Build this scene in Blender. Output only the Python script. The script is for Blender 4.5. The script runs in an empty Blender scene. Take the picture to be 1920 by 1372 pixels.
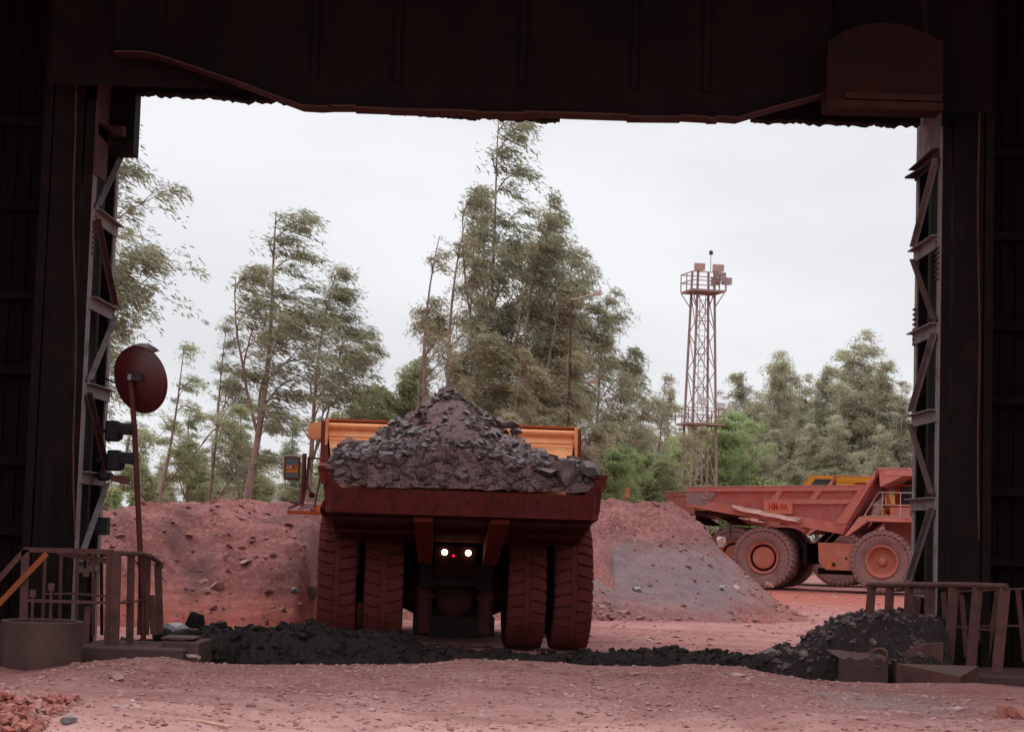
import bpy, math, random
import numpy as np
from mathutils import Vector, Matrix, Euler
R = math.radians
random.seed(7)
rng = np.random.default_rng(11)
scene = bpy.context.scene
COL = scene.collection

# ------------------------------------------------------------------ camera
F, CX, CY, CH = 3600.0, 960.0, 686.0, 2.34
CAM_ROT = (Matrix.Rotation(R(90 + 4.78), 3, 'X') @ Matrix.Rotation(R(1.77), 3, 'Z'))
cam_d = bpy.data.cameras.new('camera')
cam = bpy.data.objects.new('camera', cam_d)
COL.objects.link(cam)
cam.matrix_world = Matrix.Translation((0, 0, CH)) @ CAM_ROT.to_4x4()
cam_d.sensor_width = 36.0
cam_d.lens = 36.0 * F / 1920.0
cam_d.clip_start = 0.1
cam_d.clip_end = 5000
scene.camera = cam

def W(px, py, Y):
    """world point seen at pixel (px,py) of the 1920 wide photo at world depth Y"""
    d = CAM_ROT @ Vector((px - CX, CY - py, -F))
    return Vector((0, 0, CH)) + d * (Y / d.y)

# ------------------------------------------------------------------ noise
class VN:
    def __init__(s, seed):
        r = np.random.default_rng(seed)
        s.t = r.random((256, 256))
    def __call__(s, x, y):
        xi = np.floor(x).astype(int); yi = np.floor(y).astype(int)
        fx = x - xi; fy = y - yi
        fx = fx * fx * (3 - 2 * fx); fy = fy * fy * (3 - 2 * fy)
        t = s.t
        a = t[xi & 255, yi & 255]; b = t[(xi + 1) & 255, yi & 255]
        c = t[xi & 255, (yi + 1) & 255]; d = t[(xi + 1) & 255, (yi + 1) & 255]
        return (a * (1 - fx) + b * fx) * (1 - fy) + (c * (1 - fx) + d * fx) * fy - 0.5
_n = [VN(k) for k in range(6)]
def fbm(x, y, sc, octv=5, seed=0, gain=0.5):
    v = 0; a = 1.0
    for k in range(octv):
        v = v + a * _n[(seed + k) % 6](x * sc + 13.7 * k + seed * 5.1, y * sc - 7.3 * k + seed * 3.7)
        sc *= 2.03; a *= gain
    return v
def sstep(a, b, x):
    t = np.clip((x - a) / (b - a), 0, 1)
    return t * t * (3 - 2 * t)

# ------------------------------------------------------------------ materials
MATS = {}
def mat(name, cols, scale=2.0, rough=0.85, bump=0.0, bscale=None, metal=0.0, detail=8, fine=None, obj=True, spec=0.15, top_dust_light=None):
    """noise blended colours; fine = (scale, colour, amount) speckle; topdust = colour on upward faces: dust, and on ore lumps painted top light"""
    if name in MATS: return MATS[name]
    m = bpy.data.materials.new(name); m.use_nodes = True
    nt = m.node_tree; N = nt.nodes; L = nt.links
    b = N['Principled BSDF']
    b.inputs['Roughness'].default_value = rough
    b.inputs['Metallic'].default_value = metal
    b.inputs['Specular IOR Level'].default_value = spec
    if obj:
        tc = N.new('ShaderNodeTexCoord'); co = tc.outputs['Object']
    else:
        g = N.new('ShaderNodeNewGeometry'); co = g.outputs['Position']
    nz = N.new('ShaderNodeTexNoise'); nz.inputs['Scale'].default_value = scale
    nz.inputs['Detail'].default_value = detail; nz.inputs['Roughness'].default_value = 0.62
    L.new(co, nz.inputs['Vector'])
    cr = N.new('ShaderNodeValToRGB')
    els = cr.color_ramp.elements
    n = len(cols)
    for i, c in enumerate(cols):
        p = 0.3 + 0.4 * i / max(1, n - 1)
        if i < 2:
            e = els[i]; e.position = p
        else:
            e = els.new(p)
        e.color = (*c, 1)
    if n == 1:
        els[1].color = (*[x * 0.8 for x in cols[0]], 1)
        els[1].position = 0.7
    L.new(nz.outputs['Fac'], cr.inputs['Fac'])
    out = cr.outputs['Color']
    if fine:
        fs, fc, fa = fine
        n2 = N.new('ShaderNodeTexNoise'); n2.inputs['Scale'].default_value = fs
        n2.inputs['Detail'].default_value = 4
        L.new(co, n2.inputs['Vector'])
        r2 = N.new('ShaderNodeValToRGB')
        r2.color_ramp.elements[0].position = 0.5; r2.color_ramp.elements[1].position = 0.66
        r2.color_ramp.elements[1].color = (fa, fa, fa, 1)
        L.new(n2.outputs['Fac'], r2.inputs['Fac'])
        mx = N.new('ShaderNodeMix'); mx.data_type = 'RGBA'
        L.new(r2.outputs['Color'], mx.inputs[0]); L.new(out, mx.inputs[6])
        mx.inputs[7].default_value = (*fc, 1)
        out = mx.outputs[2]
    if top_dust_light:
        g2 = N.new('ShaderNodeNewGeometry'); sp = N.new('ShaderNodeSeparateXYZ')
        L.new(g2.outputs['Normal'], sp.inputs[0])
        mr = N.new('ShaderNodeMapRange'); mr.inputs[1].default_value = 0.25; mr.inputs[2].default_value = 0.95
        mr.inputs[4].default_value = 0.85
        L.new(sp.outputs['Z'], mr.inputs[0])
        mx2 = N.new('ShaderNodeMix'); mx2.data_type = 'RGBA'
        L.new(mr.outputs[0], mx2.inputs[0]); L.new(out, mx2.inputs[6])
        mx2.inputs[7].default_value = (*top_dust_light, 1)
        out = mx2.outputs[2]
    L.new(out, b.inputs['Base Color'])
    if bump:
        n3 = N.new('ShaderNodeTexNoise'); n3.inputs['Scale'].default_value = bscale or scale * 6
        n3.inputs['Detail'].default_value = 6
        L.new(co, n3.inputs['Vector'])
        bp = N.new('ShaderNodeBump'); bp.inputs['Strength'].default_value = bump
        bp.inputs['Distance'].default_value = 0.05
        L.new(n3.outputs['Fac'], bp.inputs['Height']); L.new(bp.outputs[0], b.inputs['Normal'])
    MATS[name] = m
    return m

def leafmat(name, c1, c2, c3, haze=0.0):
    m = bpy.data.materials.new(name); m.use_nodes = True
    nt = m.node_tree; N = nt.nodes; L = nt.links
    N.remove(N['Principled BSDF'])
    out = N['Material Output']
    tc = N.new('ShaderNodeTexCoord')
    nz = N.new('ShaderNodeTexNoise'); nz.inputs['Scale'].default_value = 0.55; nz.inputs['Detail'].default_value = 3
    L.new(tc.outputs['Object'], nz.inputs['Vector'])
    g = N.new('ShaderNodeNewGeometry')
    ad = N.new('ShaderNodeMath'); ad.operation = 'MULTIPLY_ADD'
    L.new(g.outputs['Random Per Island'], ad.inputs[0]); ad.inputs[1].default_value = 0.45
    L.new(nz.outputs['Fac'], ad.inputs[2])
    cr = N.new('ShaderNodeValToRGB'); e = cr.color_ramp.elements
    e[0].position = 0.45; e[0].color = (*c1, 1); e[1].position = 0.98; e[1].color = (*c3, 1)
    k = e.new(0.7); k.color = (*c2, 1)
    L.new(ad.outputs[0], cr.inputs['Fac'])
    d = N.new('ShaderNodeBsdfDiffuse'); t = N.new('ShaderNodeBsdfTranslucent')
    L.new(cr.outputs[0], d.inputs[0]); L.new(cr.outputs[0], t.inputs[0])
    gl = N.new('ShaderNodeBsdfGlossy'); gl.inputs['Roughness'].default_value = 0.45
    gl.inputs['Color'].default_value = (0.75, 0.78, 0.75, 1)
    mx = N.new('ShaderNodeMixShader'); mx.inputs[0].default_value = 0.5
    L.new(d.outputs[0], mx.inputs[1]); L.new(t.outputs[0], mx.inputs[2])
    mx2 = N.new('ShaderNodeMixShader'); mx2.inputs[0].default_value = 0.07
    L.new(mx.outputs[0], mx2.inputs[1]); L.new(gl.outputs[0], mx2.inputs[2])
    L.new(mx2.outputs[0], out.inputs[0])
    return m

def emit(name, col, s):
    m = bpy.data.materials.new(name); m.use_nodes = True
    b = m.node_tree.nodes['Principled BSDF']
    b.inputs['Emission Color'].default_value = (*col, 1); b.inputs['Emission Strength'].default_value = s
    b.inputs['Base Color'].default_value = (*col, 1)
    return m

DUST = (0.30, 0.14, 0.12)
M_steel_dark = mat('shade_dark_dusty_steel', [(0.008, 0.005, 0.0045), (0.015, 0.0078, 0.0072)], 0.7, 0.9, 0.2, 12, fine=(2.2, (0.026, 0.011, 0.009), 0.5))  # near-black: the shed's deep shade is put into the steel colour
M_sheet = mat('shade_dark_sheeting', [(0.007, 0.005, 0.005), (0.015, 0.0075, 0.007), (0.009, 0.006, 0.0055)], 0.5, 0.95, 0.1, 6, spec=0.1)  # interior shade put into the sheeting colour as well
M_flange = mat('red_dusty_flange', [(0.058, 0.023, 0.020), (0.09, 0.038, 0.033)], 2.5, 0.9, 0.2, 20)
M_grey_steel = mat('grey_dusty_steel', [(0.15, 0.112, 0.108), (0.23, 0.185, 0.18), (0.12, 0.07, 0.063)], 1.6, 0.85, 0.15, 14)
M_rail = mat('railing_steel', [(0.062, 0.028, 0.025), (0.11, 0.048, 0.042), (0.055, 0.031, 0.029)], 2.2, 0.85, 0.25, 25, top_dust_light=(0.13, 0.078, 0.07))
M_conc = mat('dusty_concrete', [(0.055, 0.033, 0.029), (0.10, 0.056, 0.050)], 1.8, 0.95, 0.4, 14, top_dust_light=(0.12, 0.066, 0.06))
M_orange_bar = mat('orange_bar', [(0.32, 0.08, 0.03), (0.22, 0.06, 0.03)], 2, 0.8)
M_dark_ore = mat('dark_ore', [(0.016, 0.011, 0.0105), (0.034, 0.024, 0.023), (0.022, 0.013, 0.012)], 3.0, 0.9, 0.5, 16, fine=(22, (0.06, 0.043, 0.04), 0.5), spec=.05)
M_dirt = mat('red_ground', [(0.20, 0.075, 0.067), (0.285, 0.117, 0.105), (0.35, 0.168, 0.152)], 0.55, 0.97, 0.55, 9,
             fine=(9, (0.44, 0.26, 0.245), 0.5), obj=False)
M_ore = mat('hematite_ore', [(0.13, 0.072, 0.071), (0.22, 0.125, 0.123), (0.165, 0.092, 0.09)], 1.3, 0.8, 0.6, 14, fine=(10, (0.12, 0.07, 0.075), 0.6))
M_ore_rock = mat('ore_lumps', [(0.03, 0.017, 0.016), (0.075, 0.041, 0.038), (0.22, 0.135, 0.125)], 3.4, 0.55, 0.4, 24, spec=0.5, obj=False, top_dust_light=(0.165, 0.094, 0.09))  # upward faces paler: lit tops put into the lump colour
M_ore_blue = mat('blue_grey_ore', [(0.09, 0.09, 0.10), (0.20, 0.19, 0.20)], 5, 0.5, 0.4, 24, spec=0.5, top_dust_light=(0.25, 0.19, 0.19))
M_stone_red = mat('red_stones', [(0.22, 0.10, 0.085), (0.36, 0.19, 0.17), (0.46, 0.30, 0.28)], 1.7, 0.9, 0.4, 20, obj=False)
M_stone_pink = mat('pale_stones', [(0.38, 0.22, 0.20), (0.52, 0.36, 0.33)], 5, 0.9, 0.3, 20)
M_clod = mat('orange_clods', [(0.24, 0.065, 0.045), (0.32, 0.12, 0.095), (0.36, 0.2, 0.18)], 4, 0.9, 0.3, 20, obj=False)
M_wood = mat('split_wood', [(0.42, 0.25, 0.19), (0.55, 0.35, 0.28)], 6, 0.9)
M_tyre = mat('dusty_tyre', [(0.16, 0.070, 0.062), (0.24, 0.12, 0.11), (0.20, 0.095, 0.085)], 1.6, 0.95, 0.2, 20)
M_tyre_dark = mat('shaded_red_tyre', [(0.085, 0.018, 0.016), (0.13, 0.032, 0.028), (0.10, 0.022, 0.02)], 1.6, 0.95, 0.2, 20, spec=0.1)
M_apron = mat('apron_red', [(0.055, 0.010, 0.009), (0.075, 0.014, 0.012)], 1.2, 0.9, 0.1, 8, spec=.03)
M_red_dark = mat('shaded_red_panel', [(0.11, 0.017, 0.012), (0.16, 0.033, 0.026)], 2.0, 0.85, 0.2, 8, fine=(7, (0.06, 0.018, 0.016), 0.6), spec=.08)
M_red = mat('dusty_red_paint', [(0.42, 0.10, 0.072), (0.52, 0.175, 0.14), (0.45, 0.115, 0.08)], 1.1, 0.8, 0.15, 8, fine=(3.5, (0.36, 0.18, 0.155), 0.6), top_dust_light=(0.50, 0.33, 0.31))
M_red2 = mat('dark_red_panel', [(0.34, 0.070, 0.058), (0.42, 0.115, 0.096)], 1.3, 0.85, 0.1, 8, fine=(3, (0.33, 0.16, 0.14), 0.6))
M_shade_red = mat('shaded_rear_red', [(0.060, 0.010, 0.009), (0.095, 0.016, 0.013), (0.072, 0.018, 0.016)], 2.2, 0.85, 0.3, 8, fine=(7, (0.04, 0.010, 0.009), 0.7), spec=.08)  # roof shade over the loaded truck's rear put into the red
M_hinge = mat('hinge_red', [(0.15, 0.019, 0.010), (0.11, 0.016, 0.010)], 2, 0.75)
M_orange = mat('orange_paint', [(0.90, 0.34, 0.14), (0.95, 0.42, 0.20), (0.82, 0.29, 0.11)], 1.3, 0.6, 0.1, 8)
M_orange_red = mat('orange_red_paint', [(0.62, 0.12, 0.035), (0.52, 0.11, 0.05)], 1.3, 0.65)
M_yellow = mat('yellow_paint', [(0.62, 0.24, 0.02), (0.52, 0.20, 0.03)], 1.1, 0.7)
M_tank = mat('fuel_tank_paint', [(0.50, 0.125, 0.05), (0.34, 0.11, 0.075), (0.42, 0.16, 0.12)], 2.2, 0.7)
M_rim = mat('dusty_red_rim', [(0.38, 0.085, 0.05), (0.36, 0.14, 0.11)], 2.6, 0.75)
M_under = mat('near_black_chassis', [(0.006, 0.0035, 0.0035), (0.012, 0.005, 0.005)], 2.0, 0.8)  # near-black base colour for chassis and frame parts
M_under_red = mat('chassis_red', [(0.05, 0.012, 0.010), (0.03, 0.009, 0.008)], 2.0, 0.8)
M_grey_tail = mat('bare_grey_steel', [(0.22, 0.15, 0.15), (0.32, 0.20, 0.19)], 2.0, 0.7)
M_pale = mat('pale_dust_ledge', [(0.50, 0.30, 0.26), (0.42, 0.22, 0.19), (0.58, 0.40, 0.36)], 2.2, 0.95, 0.3, 18)
M_glass = mat('dark_glass', [(0.02, 0.02, 0.025), (0.05, 0.04, 0.04)], 2, 0.15, spec=0.6)
M_black = mat('black_plastic', [(0.014, 0.014, 0.017), (0.03, 0.026, 0.028)], 3, 0.6)
M_mast = mat('rusty_mast', [(0.24, 0.145, 0.125), (0.32, 0.215, 0.195), (0.25, 0.13, 0.10)], 2.0, 0.85)
M_lampgrey = mat('grey_lamp', [(0.33, 0.26, 0.25), (0.42, 0.36, 0.35)], 3, 0.6)
M_lampdusty = mat('dusty_lamp', [(0.42, 0.26, 0.22), (0.5, 0.34, 0.30)], 3, 0.7)
M_dish = mat('red_mirror_back', [(0.085, 0.007, 0.007), (0.06, 0.009, 0.008), (0.11, 0.015, 0.013)], 2.2, 0.45, spec=0.5)
M_bark = mat('bark', [(0.17, 0.10, 0.085), (0.27, 0.18, 0.155), (0.14, 0.09, 0.08)], 1.5, 0.95)
M_bark_far = mat('haze_paled_bark', [(0.30, 0.23, 0.21), (0.38, 0.30, 0.28)], 1.5, 0.95)  # paler than the near bark: distance haze put into the colour
M_white = mat('off_white', [(0.7, 0.66, 0.62)], 3, 0.6)
M_lettering = mat('red_lettering', [(0.42, 0.015, 0.015)], 3, 0.6)
M_rope = mat('coiled_rope', [(0.2, 0.09, 0.06), (0.14, 0.07, 0.05)], 6, 0.9)
E_lamp = emit('lit_lamp', (1.0, 0.80, 0.52), 8.0)
E_red = emit('lit_red_lamp', (1.0, 0.01, 0.04), 1.6)

def text_mesh(name, body, size, m, parent, loc, rot, ax='CENTER', ay='CENTER', off=.003):
    fc = bpy.data.curves.new('txt', 'FONT'); fc.body = body; fc.size = size; fc.align_x = ax; fc.align_y = ay; fc.extrude = .0015; fc.offset = off
    t = bpy.data.objects.new('txt', fc); COL.objects.link(t)
    bpy.context.view_layer.update()
    me = bpy.data.meshes.new_from_object(t.evaluated_get(bpy.context.evaluated_depsgraph_get()))
    bpy.data.objects.remove(t); bpy.data.curves.remove(fc)
    me.name = name; me.materials.clear(); me.materials.append(m)
    o = bpy.data.objects.new(name, me); COL.objects.link(o); o.parent = parent; o.location = loc; o.rotation_euler = rot
    return o
# ------------------------------------------------------------------ mesh helpers
class MB:
    def __init__(s): s.V = []; s.F = []
    def add(s, vs, fs):
        o = len(s.V); s.V += [tuple(v) for v in vs]; s.F += [tuple(i + o for i in f) for f in fs]
    def box(s, a, b):
        x0, y0, z0 = a; x1, y1, z1 = b
        s.add([(x0,y0,z0),(x1,y0,z0),(x1,y1,z0),(x0,y1,z0),(x0,y0,z1),(x1,y0,z1),(x1,y1,z1),(x0,y1,z1)],
              [(0,3,2,1),(4,5,6,7),(0,1,5,4),(1,2,6,5),(2,3,7,6),(3,0,4,7)]); return s
    def hexa(s, q0, q1):
        """two quads (4 points each, same order) joined to a solid"""
        s.add(list(q0) + list(q1), [(0,3,2,1),(4,5,6,7),(0,1,5,4),(1,2,6,5),(2,3,7,6),(3,0,4,7)]); return s
    def bar(s, p, q, w, h, up=(0, 0, 1)):
        p = Vector(p); q = Vector(q); d = (q - p).normalized(); u = Vector(up)
        sd = d.cross(u)
        if sd.length < 1e-3: sd = d.cross(Vector((0, 1, 0)))
        sd.normalize(); u = sd.cross(d).normalized()
        a = sd * w / 2; b = u * h / 2
        s.hexa([p - a - b, p + a - b, p + a + b, p - a + b], [q - a - b, q + a - b, q + a + b, q - a + b]); return s
    def tube(s, pts, rad, n=8, cap=True):
        pts = [Vector(p) for p in pts]; k = len(pts)
        if not hasattr(rad, '__len__'): rad = [rad] * k
        vs = []; ref = Vector((0.13, 0.21, 0.97))
        for i, p in enumerate(pts):
            d = (pts[min(i + 1, k - 1)] - pts[max(i - 1, 0)])
            if d.length < 1e-9: d = Vector((0, 0, 1))
            d.normalize()
            r = ref if abs(d.dot(ref)) < 0.95 else Vector((1, 0, 0))
            a = d.cross(r).normalized(); b = d.cross(a)
            for j in range(n):
                t = 2 * math.pi * j / n
                vs.append(p + (a * math.cos(t) + b * math.sin(t)) * rad[i])
        fs = []
        for i in range(k - 1):
            for j in range(n):
                j2 = (j + 1) % n
                fs.append((i*n + j, i*n + j2, (i+1)*n + j2, (i+1)*n + j))
        if cap:
            fs.append(tuple(reversed(range(n)))); fs.append(tuple((k-1)*n + j for j in range(n)))
        s.add(vs, fs); return s
    def lathe(s, prof, n=32, c=(0, 0, 0), axis='y', a0=0, a1=2*math.pi):
        """prof: (along, radius)"""
        c = Vector(c); vs = []; full = abs(a1 - a0 - 2*math.pi) < 1e-6
        m = n if full else n + 1
        for j in range(m):
            t = a0 + (a1 - a0) * j / n
            for (h, r) in prof:
                u = r * math.cos(t); v = r * math.sin(t)
                vs.append(c + Vector({'y': (u, h, v), 'z': (u, v, h), 'x': (h, u, v)}[axis]))
        k = len(prof); fs = []
        for j in range(n):
            j2 = (j + 1) % m
            for i in range(k - 1):
                fs.append((j*k + i, j2*k + i, j2*k + i + 1, j*k + i + 1))
        s.add(vs, fs); return s
    def prism(s, poly, y0, y1, f=None):
        """polygon in (x,z) extruded along y, or mapped by f(x,z,y)"""
        f = f or (lambda x, z, y: (x, y, z))
        n = len(poly)
        vs = [f(x, z, y0) for x, z in poly] + [f(x, z, y1) for x, z in poly]
        fs = [tuple(range(n)), tuple(reversed(range(n, 2*n)))] + [(i, n + i, n + (i+1) % n, (i+1) % n) for i in range(n)]
        s.add(vs, fs); return s
    def build(s, name, m, parent=None, smooth=False, ang=35):
        me = bpy.data.meshes.new(name); me.from_pydata(s.V, [], s.F); me.update()
        me.validate()
        if smooth:
            me.polygons.foreach_set('use_smooth', [True] * len(me.polygons))
            me.set_sharp_from_angle(angle=R(ang))
        return link(name, me, m, parent)

def link(name, me, m, parent=None):
    if m and not me.materials: me.materials.append(m)
    o = bpy.data.objects.new(name, me); COL.objects.link(o)
    if parent: o.parent = parent
    return o

def fixn(o):
    import bmesh
    bm = bmesh.new(); bm.from_mesh(o.data); bmesh.ops.recalc_face_normals(bm, faces=bm.faces); bm.to_mesh(o.data); bm.free(); return o

def npmesh(name, V, Fc, m, parent=None, smooth=False):
    """V (n,3), Fc (m,k) numpy arrays"""
    me = bpy.data.meshes.new(name)
    k = Fc.shape[1]
    me.vertices.add(len(V)); me.vertices.foreach_set('co', V.astype(np.float32).ravel())
    me.loops.add(Fc.size); me.loops.foreach_set('vertex_index', Fc.astype(np.int32).ravel())
    me.polygons.add(len(Fc)); me.polygons.foreach_set('loop_start', np.arange(0, Fc.size, k, dtype=np.int32))
    me.polygons.foreach_set('loop_total', np.full(len(Fc), k, dtype=np.int32))
    me.polygons.foreach_set('use_smooth', np.full(len(Fc), bool(smooth)))
    me.update(); me.validate()
    return link(name, me, m, parent)

def tag(o, label=None, cat=None, group=None, kind=None):
    if label: o['label'] = label
    if cat: o['category'] = cat
    if group: o['group'] = group
    if kind: o['kind'] = kind
    return o
def thing(name, label, cat, loc=(0, 0, 0), rz=0.0, group=None):
    o = bpy.data.objects.new(name, None); COL.objects.link(o)
    o.empty_display_size = 0.2
    o.location = loc; o.rotation_euler = (0, 0, rz)
    return tag(o, label, cat, group)
def copy_tree(o, parent=None):
    c = o.copy(); COL.objects.link(c)
    if parent: c.parent = parent
    for ch in list(o.children): copy_tree(ch, c)
    return c
def local_to(o, p):
    M = Matrix.Translation(o.location) @ o.rotation_euler.to_matrix().to_4x4()
    return M.inverted() @ Vector(p)

def grid(xs, ys, hf, name, m, smooth=True, yoff=None):
    X, Y = np.meshgrid(xs, ys)
    Z = hf(X, Y)
    V = np.stack([X.ravel(), Y.ravel(), Z.ravel()], 1)
    nx, ny = len(xs), len(ys)
    i = np.arange(nx - 1)[None, :] + nx * np.arange(ny - 1)[:, None]
    i = i.ravel()
    Fc = np.stack([i, i + 1, i + nx + 1, i + nx], 1)
    return npmesh(name, V, Fc, m, None, smooth)

# rocks ------------------------------------------------------------
def ico(sub):
    import bmesh
    bm = bmesh.new(); bmesh.ops.create_icosphere(bm, subdivisions=sub, radius=1)
    V = np.array([v.co[:] for v in bm.verts]); Fc = np.array([[v.index for v in f.verts] for f in bm.faces])
    bm.free(); return V, Fc
def rockshape(seed, sub=2, cuts=9):
    r = np.random.default_rng(seed); V, Fc = ico(sub); V = V.copy()
    for _ in range(cuts):
        n = r.normal(size=3); n /= np.linalg.norm(n); d = r.uniform(0.42, 0.85)
        h = V @ n - d
        V = V - np.outer(np.clip(h, 0, None), n)
    V = V * (1 + 0.05 * r.normal(size=(len(V), 1)))
    V = V * r.uniform(0.75, 1.25, size=3)
    return V, Fc
def chunk(seed, cuts, pts=0):
    """angular broken rock: convex solid bounded by random planes"""
    import bmesh
    r = np.random.default_rng(seed)
    bm = bmesh.new(); bmesh.ops.create_cube(bm, size=2.0)
    for _ in range(cuts):
        n = r.normal(size=3); n /= np.linalg.norm(n); d = r.uniform(.55, 1.05)
        bmesh.ops.bisect_plane(bm, geom=list(bm.verts) + list(bm.edges) + list(bm.faces), plane_co=Vector(n * d), plane_no=Vector(n), clear_outer=True)
        es = [e for e in bm.edges if e.is_boundary]
        if es: bmesh.ops.contextual_create(bm, geom=es)
    bmesh.ops.triangulate(bm, faces=bm.faces)
    bmesh.ops.recalc_face_normals(bm, faces=bm.faces)
    V = np.array([v.co[:] for v in bm.verts]); bm.verts.index_update(); Fc = np.array([[v.index for v in f.verts] for f in bm.faces]); bm.free()
    V = V - (V.max(0) + V.min(0)) / 2
    return V * r.uniform(0.7, 1.35, size=3) * .74, Fc
SMALL = [chunk(s + 500, 7) for s in range(12)]
def rotm(r, n):
    q = r.normal(size=(n, 4)); q /= np.linalg.norm(q, axis=1)[:, None]
    w, x, y, z = q.T
    return np.stack([1-2*(y*y+z*z), 2*(x*y-z*w), 2*(x*z+y*w), 2*(x*y+z*w), 1-2*(x*x+z*z), 2*(y*z-x*w),
                     2*(x*z-y*w), 2*(y*z+x*w), 1-2*(x*x+y*y)], 1).reshape(n, 3, 3)
def scatter(name, P, S, m, seed=1, flat=0.7, parent=None):
    """many small stones as one mesh; P (n,3) S (n,)"""
    r = np.random.default_rng(seed); n = len(P); Vs = []; Fs = []; o = 0
    kind = r.integers(0, len(SMALL), n); Rm = rotm(r, n)
    for k, (BV, BF) in enumerate(SMALL):
        idx = np.where(kind == k)[0]
        if len(idx) == 0: continue
        v = np.einsum('nij,vj->nvi', Rm[idx], BV) * S[idx][:, None, None]
        v[:, :, 2] *= flat
        v += P[idx][:, None, :]
        f = BF[None] + (np.arange(len(idx)) * len(BV))[:, None, None] + o
        Vs.append(v.reshape(-1, 3)); Fs.append(f.reshape(-1, 3)); o += v.shape[0] * v.shape[1]
    return npmesh(name, np.concatenate(Vs), np.concatenate(Fs), m, parent)
def boulder(name, loc, size, m, label, cat='rock', seed=1, group=None, rz=0.0, sub=3, cuts=14):
    V, Fc = chunk(seed, cuts)
    V = V * np.array(size) * 1.3
    o = npmesh(name, V, Fc, m)
    o.location = loc; o.rotation_euler = (0, 0, rz)
    return tag(o, label, cat, group)

# ------------------------------------------------------------------ GROUND
edge_px = [(-200, 1246), (0, 1242), (70, 1252), (190, 1236), (310, 1228), (370, 1240), (500, 1243), (800, 1243), (870, 1233), (960, 1238), (1060, 1243),
           (1100, 1247), (1200, 1248), (1240, 1250), (1290, 1244), (1380, 1248), (1430, 1259), (1520, 1275), (1670, 1281), (1820, 1279), (1950, 1290), (2150, 1300)]
EY = 31.0
ep = [W(a, b, EY) for a, b in edge_px]
EX = np.array([p.x for p in ep]); EZ = np.array([p.z for p in ep])
def ground_h(X, Y):
    rough = np.exp(-((Y - 20) / 60) ** 2)
    z = 0.15 * fbm(X, Y, 0.45, 4, 0) * rough + 0.06 * fbm(X, Y, 1.6, 6, 1, 0.6) * rough + 0.02 * np.abs(fbm(X, Y, 5.0, 3, 2, 0.6)) * rough
    near = sstep(24, 30.6, Y) * (1 - sstep(30.9, 31.3, Y))
    ez = np.interp(X, EX, EZ)
    z = z * (1 - 0.8 * near) + ez * near
    for (cx, k, w_) in ((-2.6, .10, .34), (-1.2, .10, .34), (1.9, -.16, .36), (3.3, -.16, .36)):      # wheel tracks
        dd = X - cx - k * (Y - 25)
        z += (-.05 * np.exp(-(dd / w_) ** 2) + .022 * np.exp(-((np.abs(dd) - w_ * 1.6) / (w_ * .5)) ** 2) + .012 * np.exp(-(dd / w_) ** 2) * np.sin(Y * 19 + 5 * np.abs(dd))) * (1 - sstep(26.5, 29.5, Y)) * sstep(17, 19, Y)
    # bump of earth lower left and slight ruts
    z += 0.10 * np.exp(-((X + 6) / 2.2) ** 2 - ((Y - 22.5) / 2.2) ** 2)
    z += -0.04 * np.exp(-((X - 3.4 - 0.15 * (Y - 25)) / 0.5) ** 2) * (1 - sstep(27, 30, Y))
    pit = sstep(31.0, 31.35, Y) * (1 - sstep(35.0, 35.4, Y)) * (1 - sstep(6.4, 6.7, np.abs(X)))
    side = sstep(31.0, 31.3, Y) * (1 - sstep(36.5, 38, Y)) * sstep(6.4, 6.7, np.abs(X))
    z = z - 2.6 * pit - 0.12 * side
    far = sstep(36, 40, Y)
    rut = 0.05 * fbm(X * .12, Y * 1.1, 1.0, 4, 4) * sstep(37, 40, Y) * (1 - sstep(60, 90, Y))
    z = z * (1 - far) + far * (0.06 * fbm(X, Y, 0.25, 5, 2) - 0.02 + rut)
    return z
xs = np.concatenate([-np.geomspace(900, 10.2, 26), np.arange(-10, 10.01, 0.075), np.geomspace(10.2, 26, 60), np.geomspace(27, 900, 22)])
ys = np.concatenate([np.geomspace(-80, -1, 6) if False else np.linspace(-60, 17, 12), np.arange(18, 32, 0.07), np.arange(32, 60, 0.16), np.arange(60, 110, 0.6), np.geomspace(112, 1500, 22)])
ground = grid(xs, ys, ground_h, 'ground', M_dirt)
tag(ground, 'dusty red and pinkish dirt ground of the mine yard', kind='structure')

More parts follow.
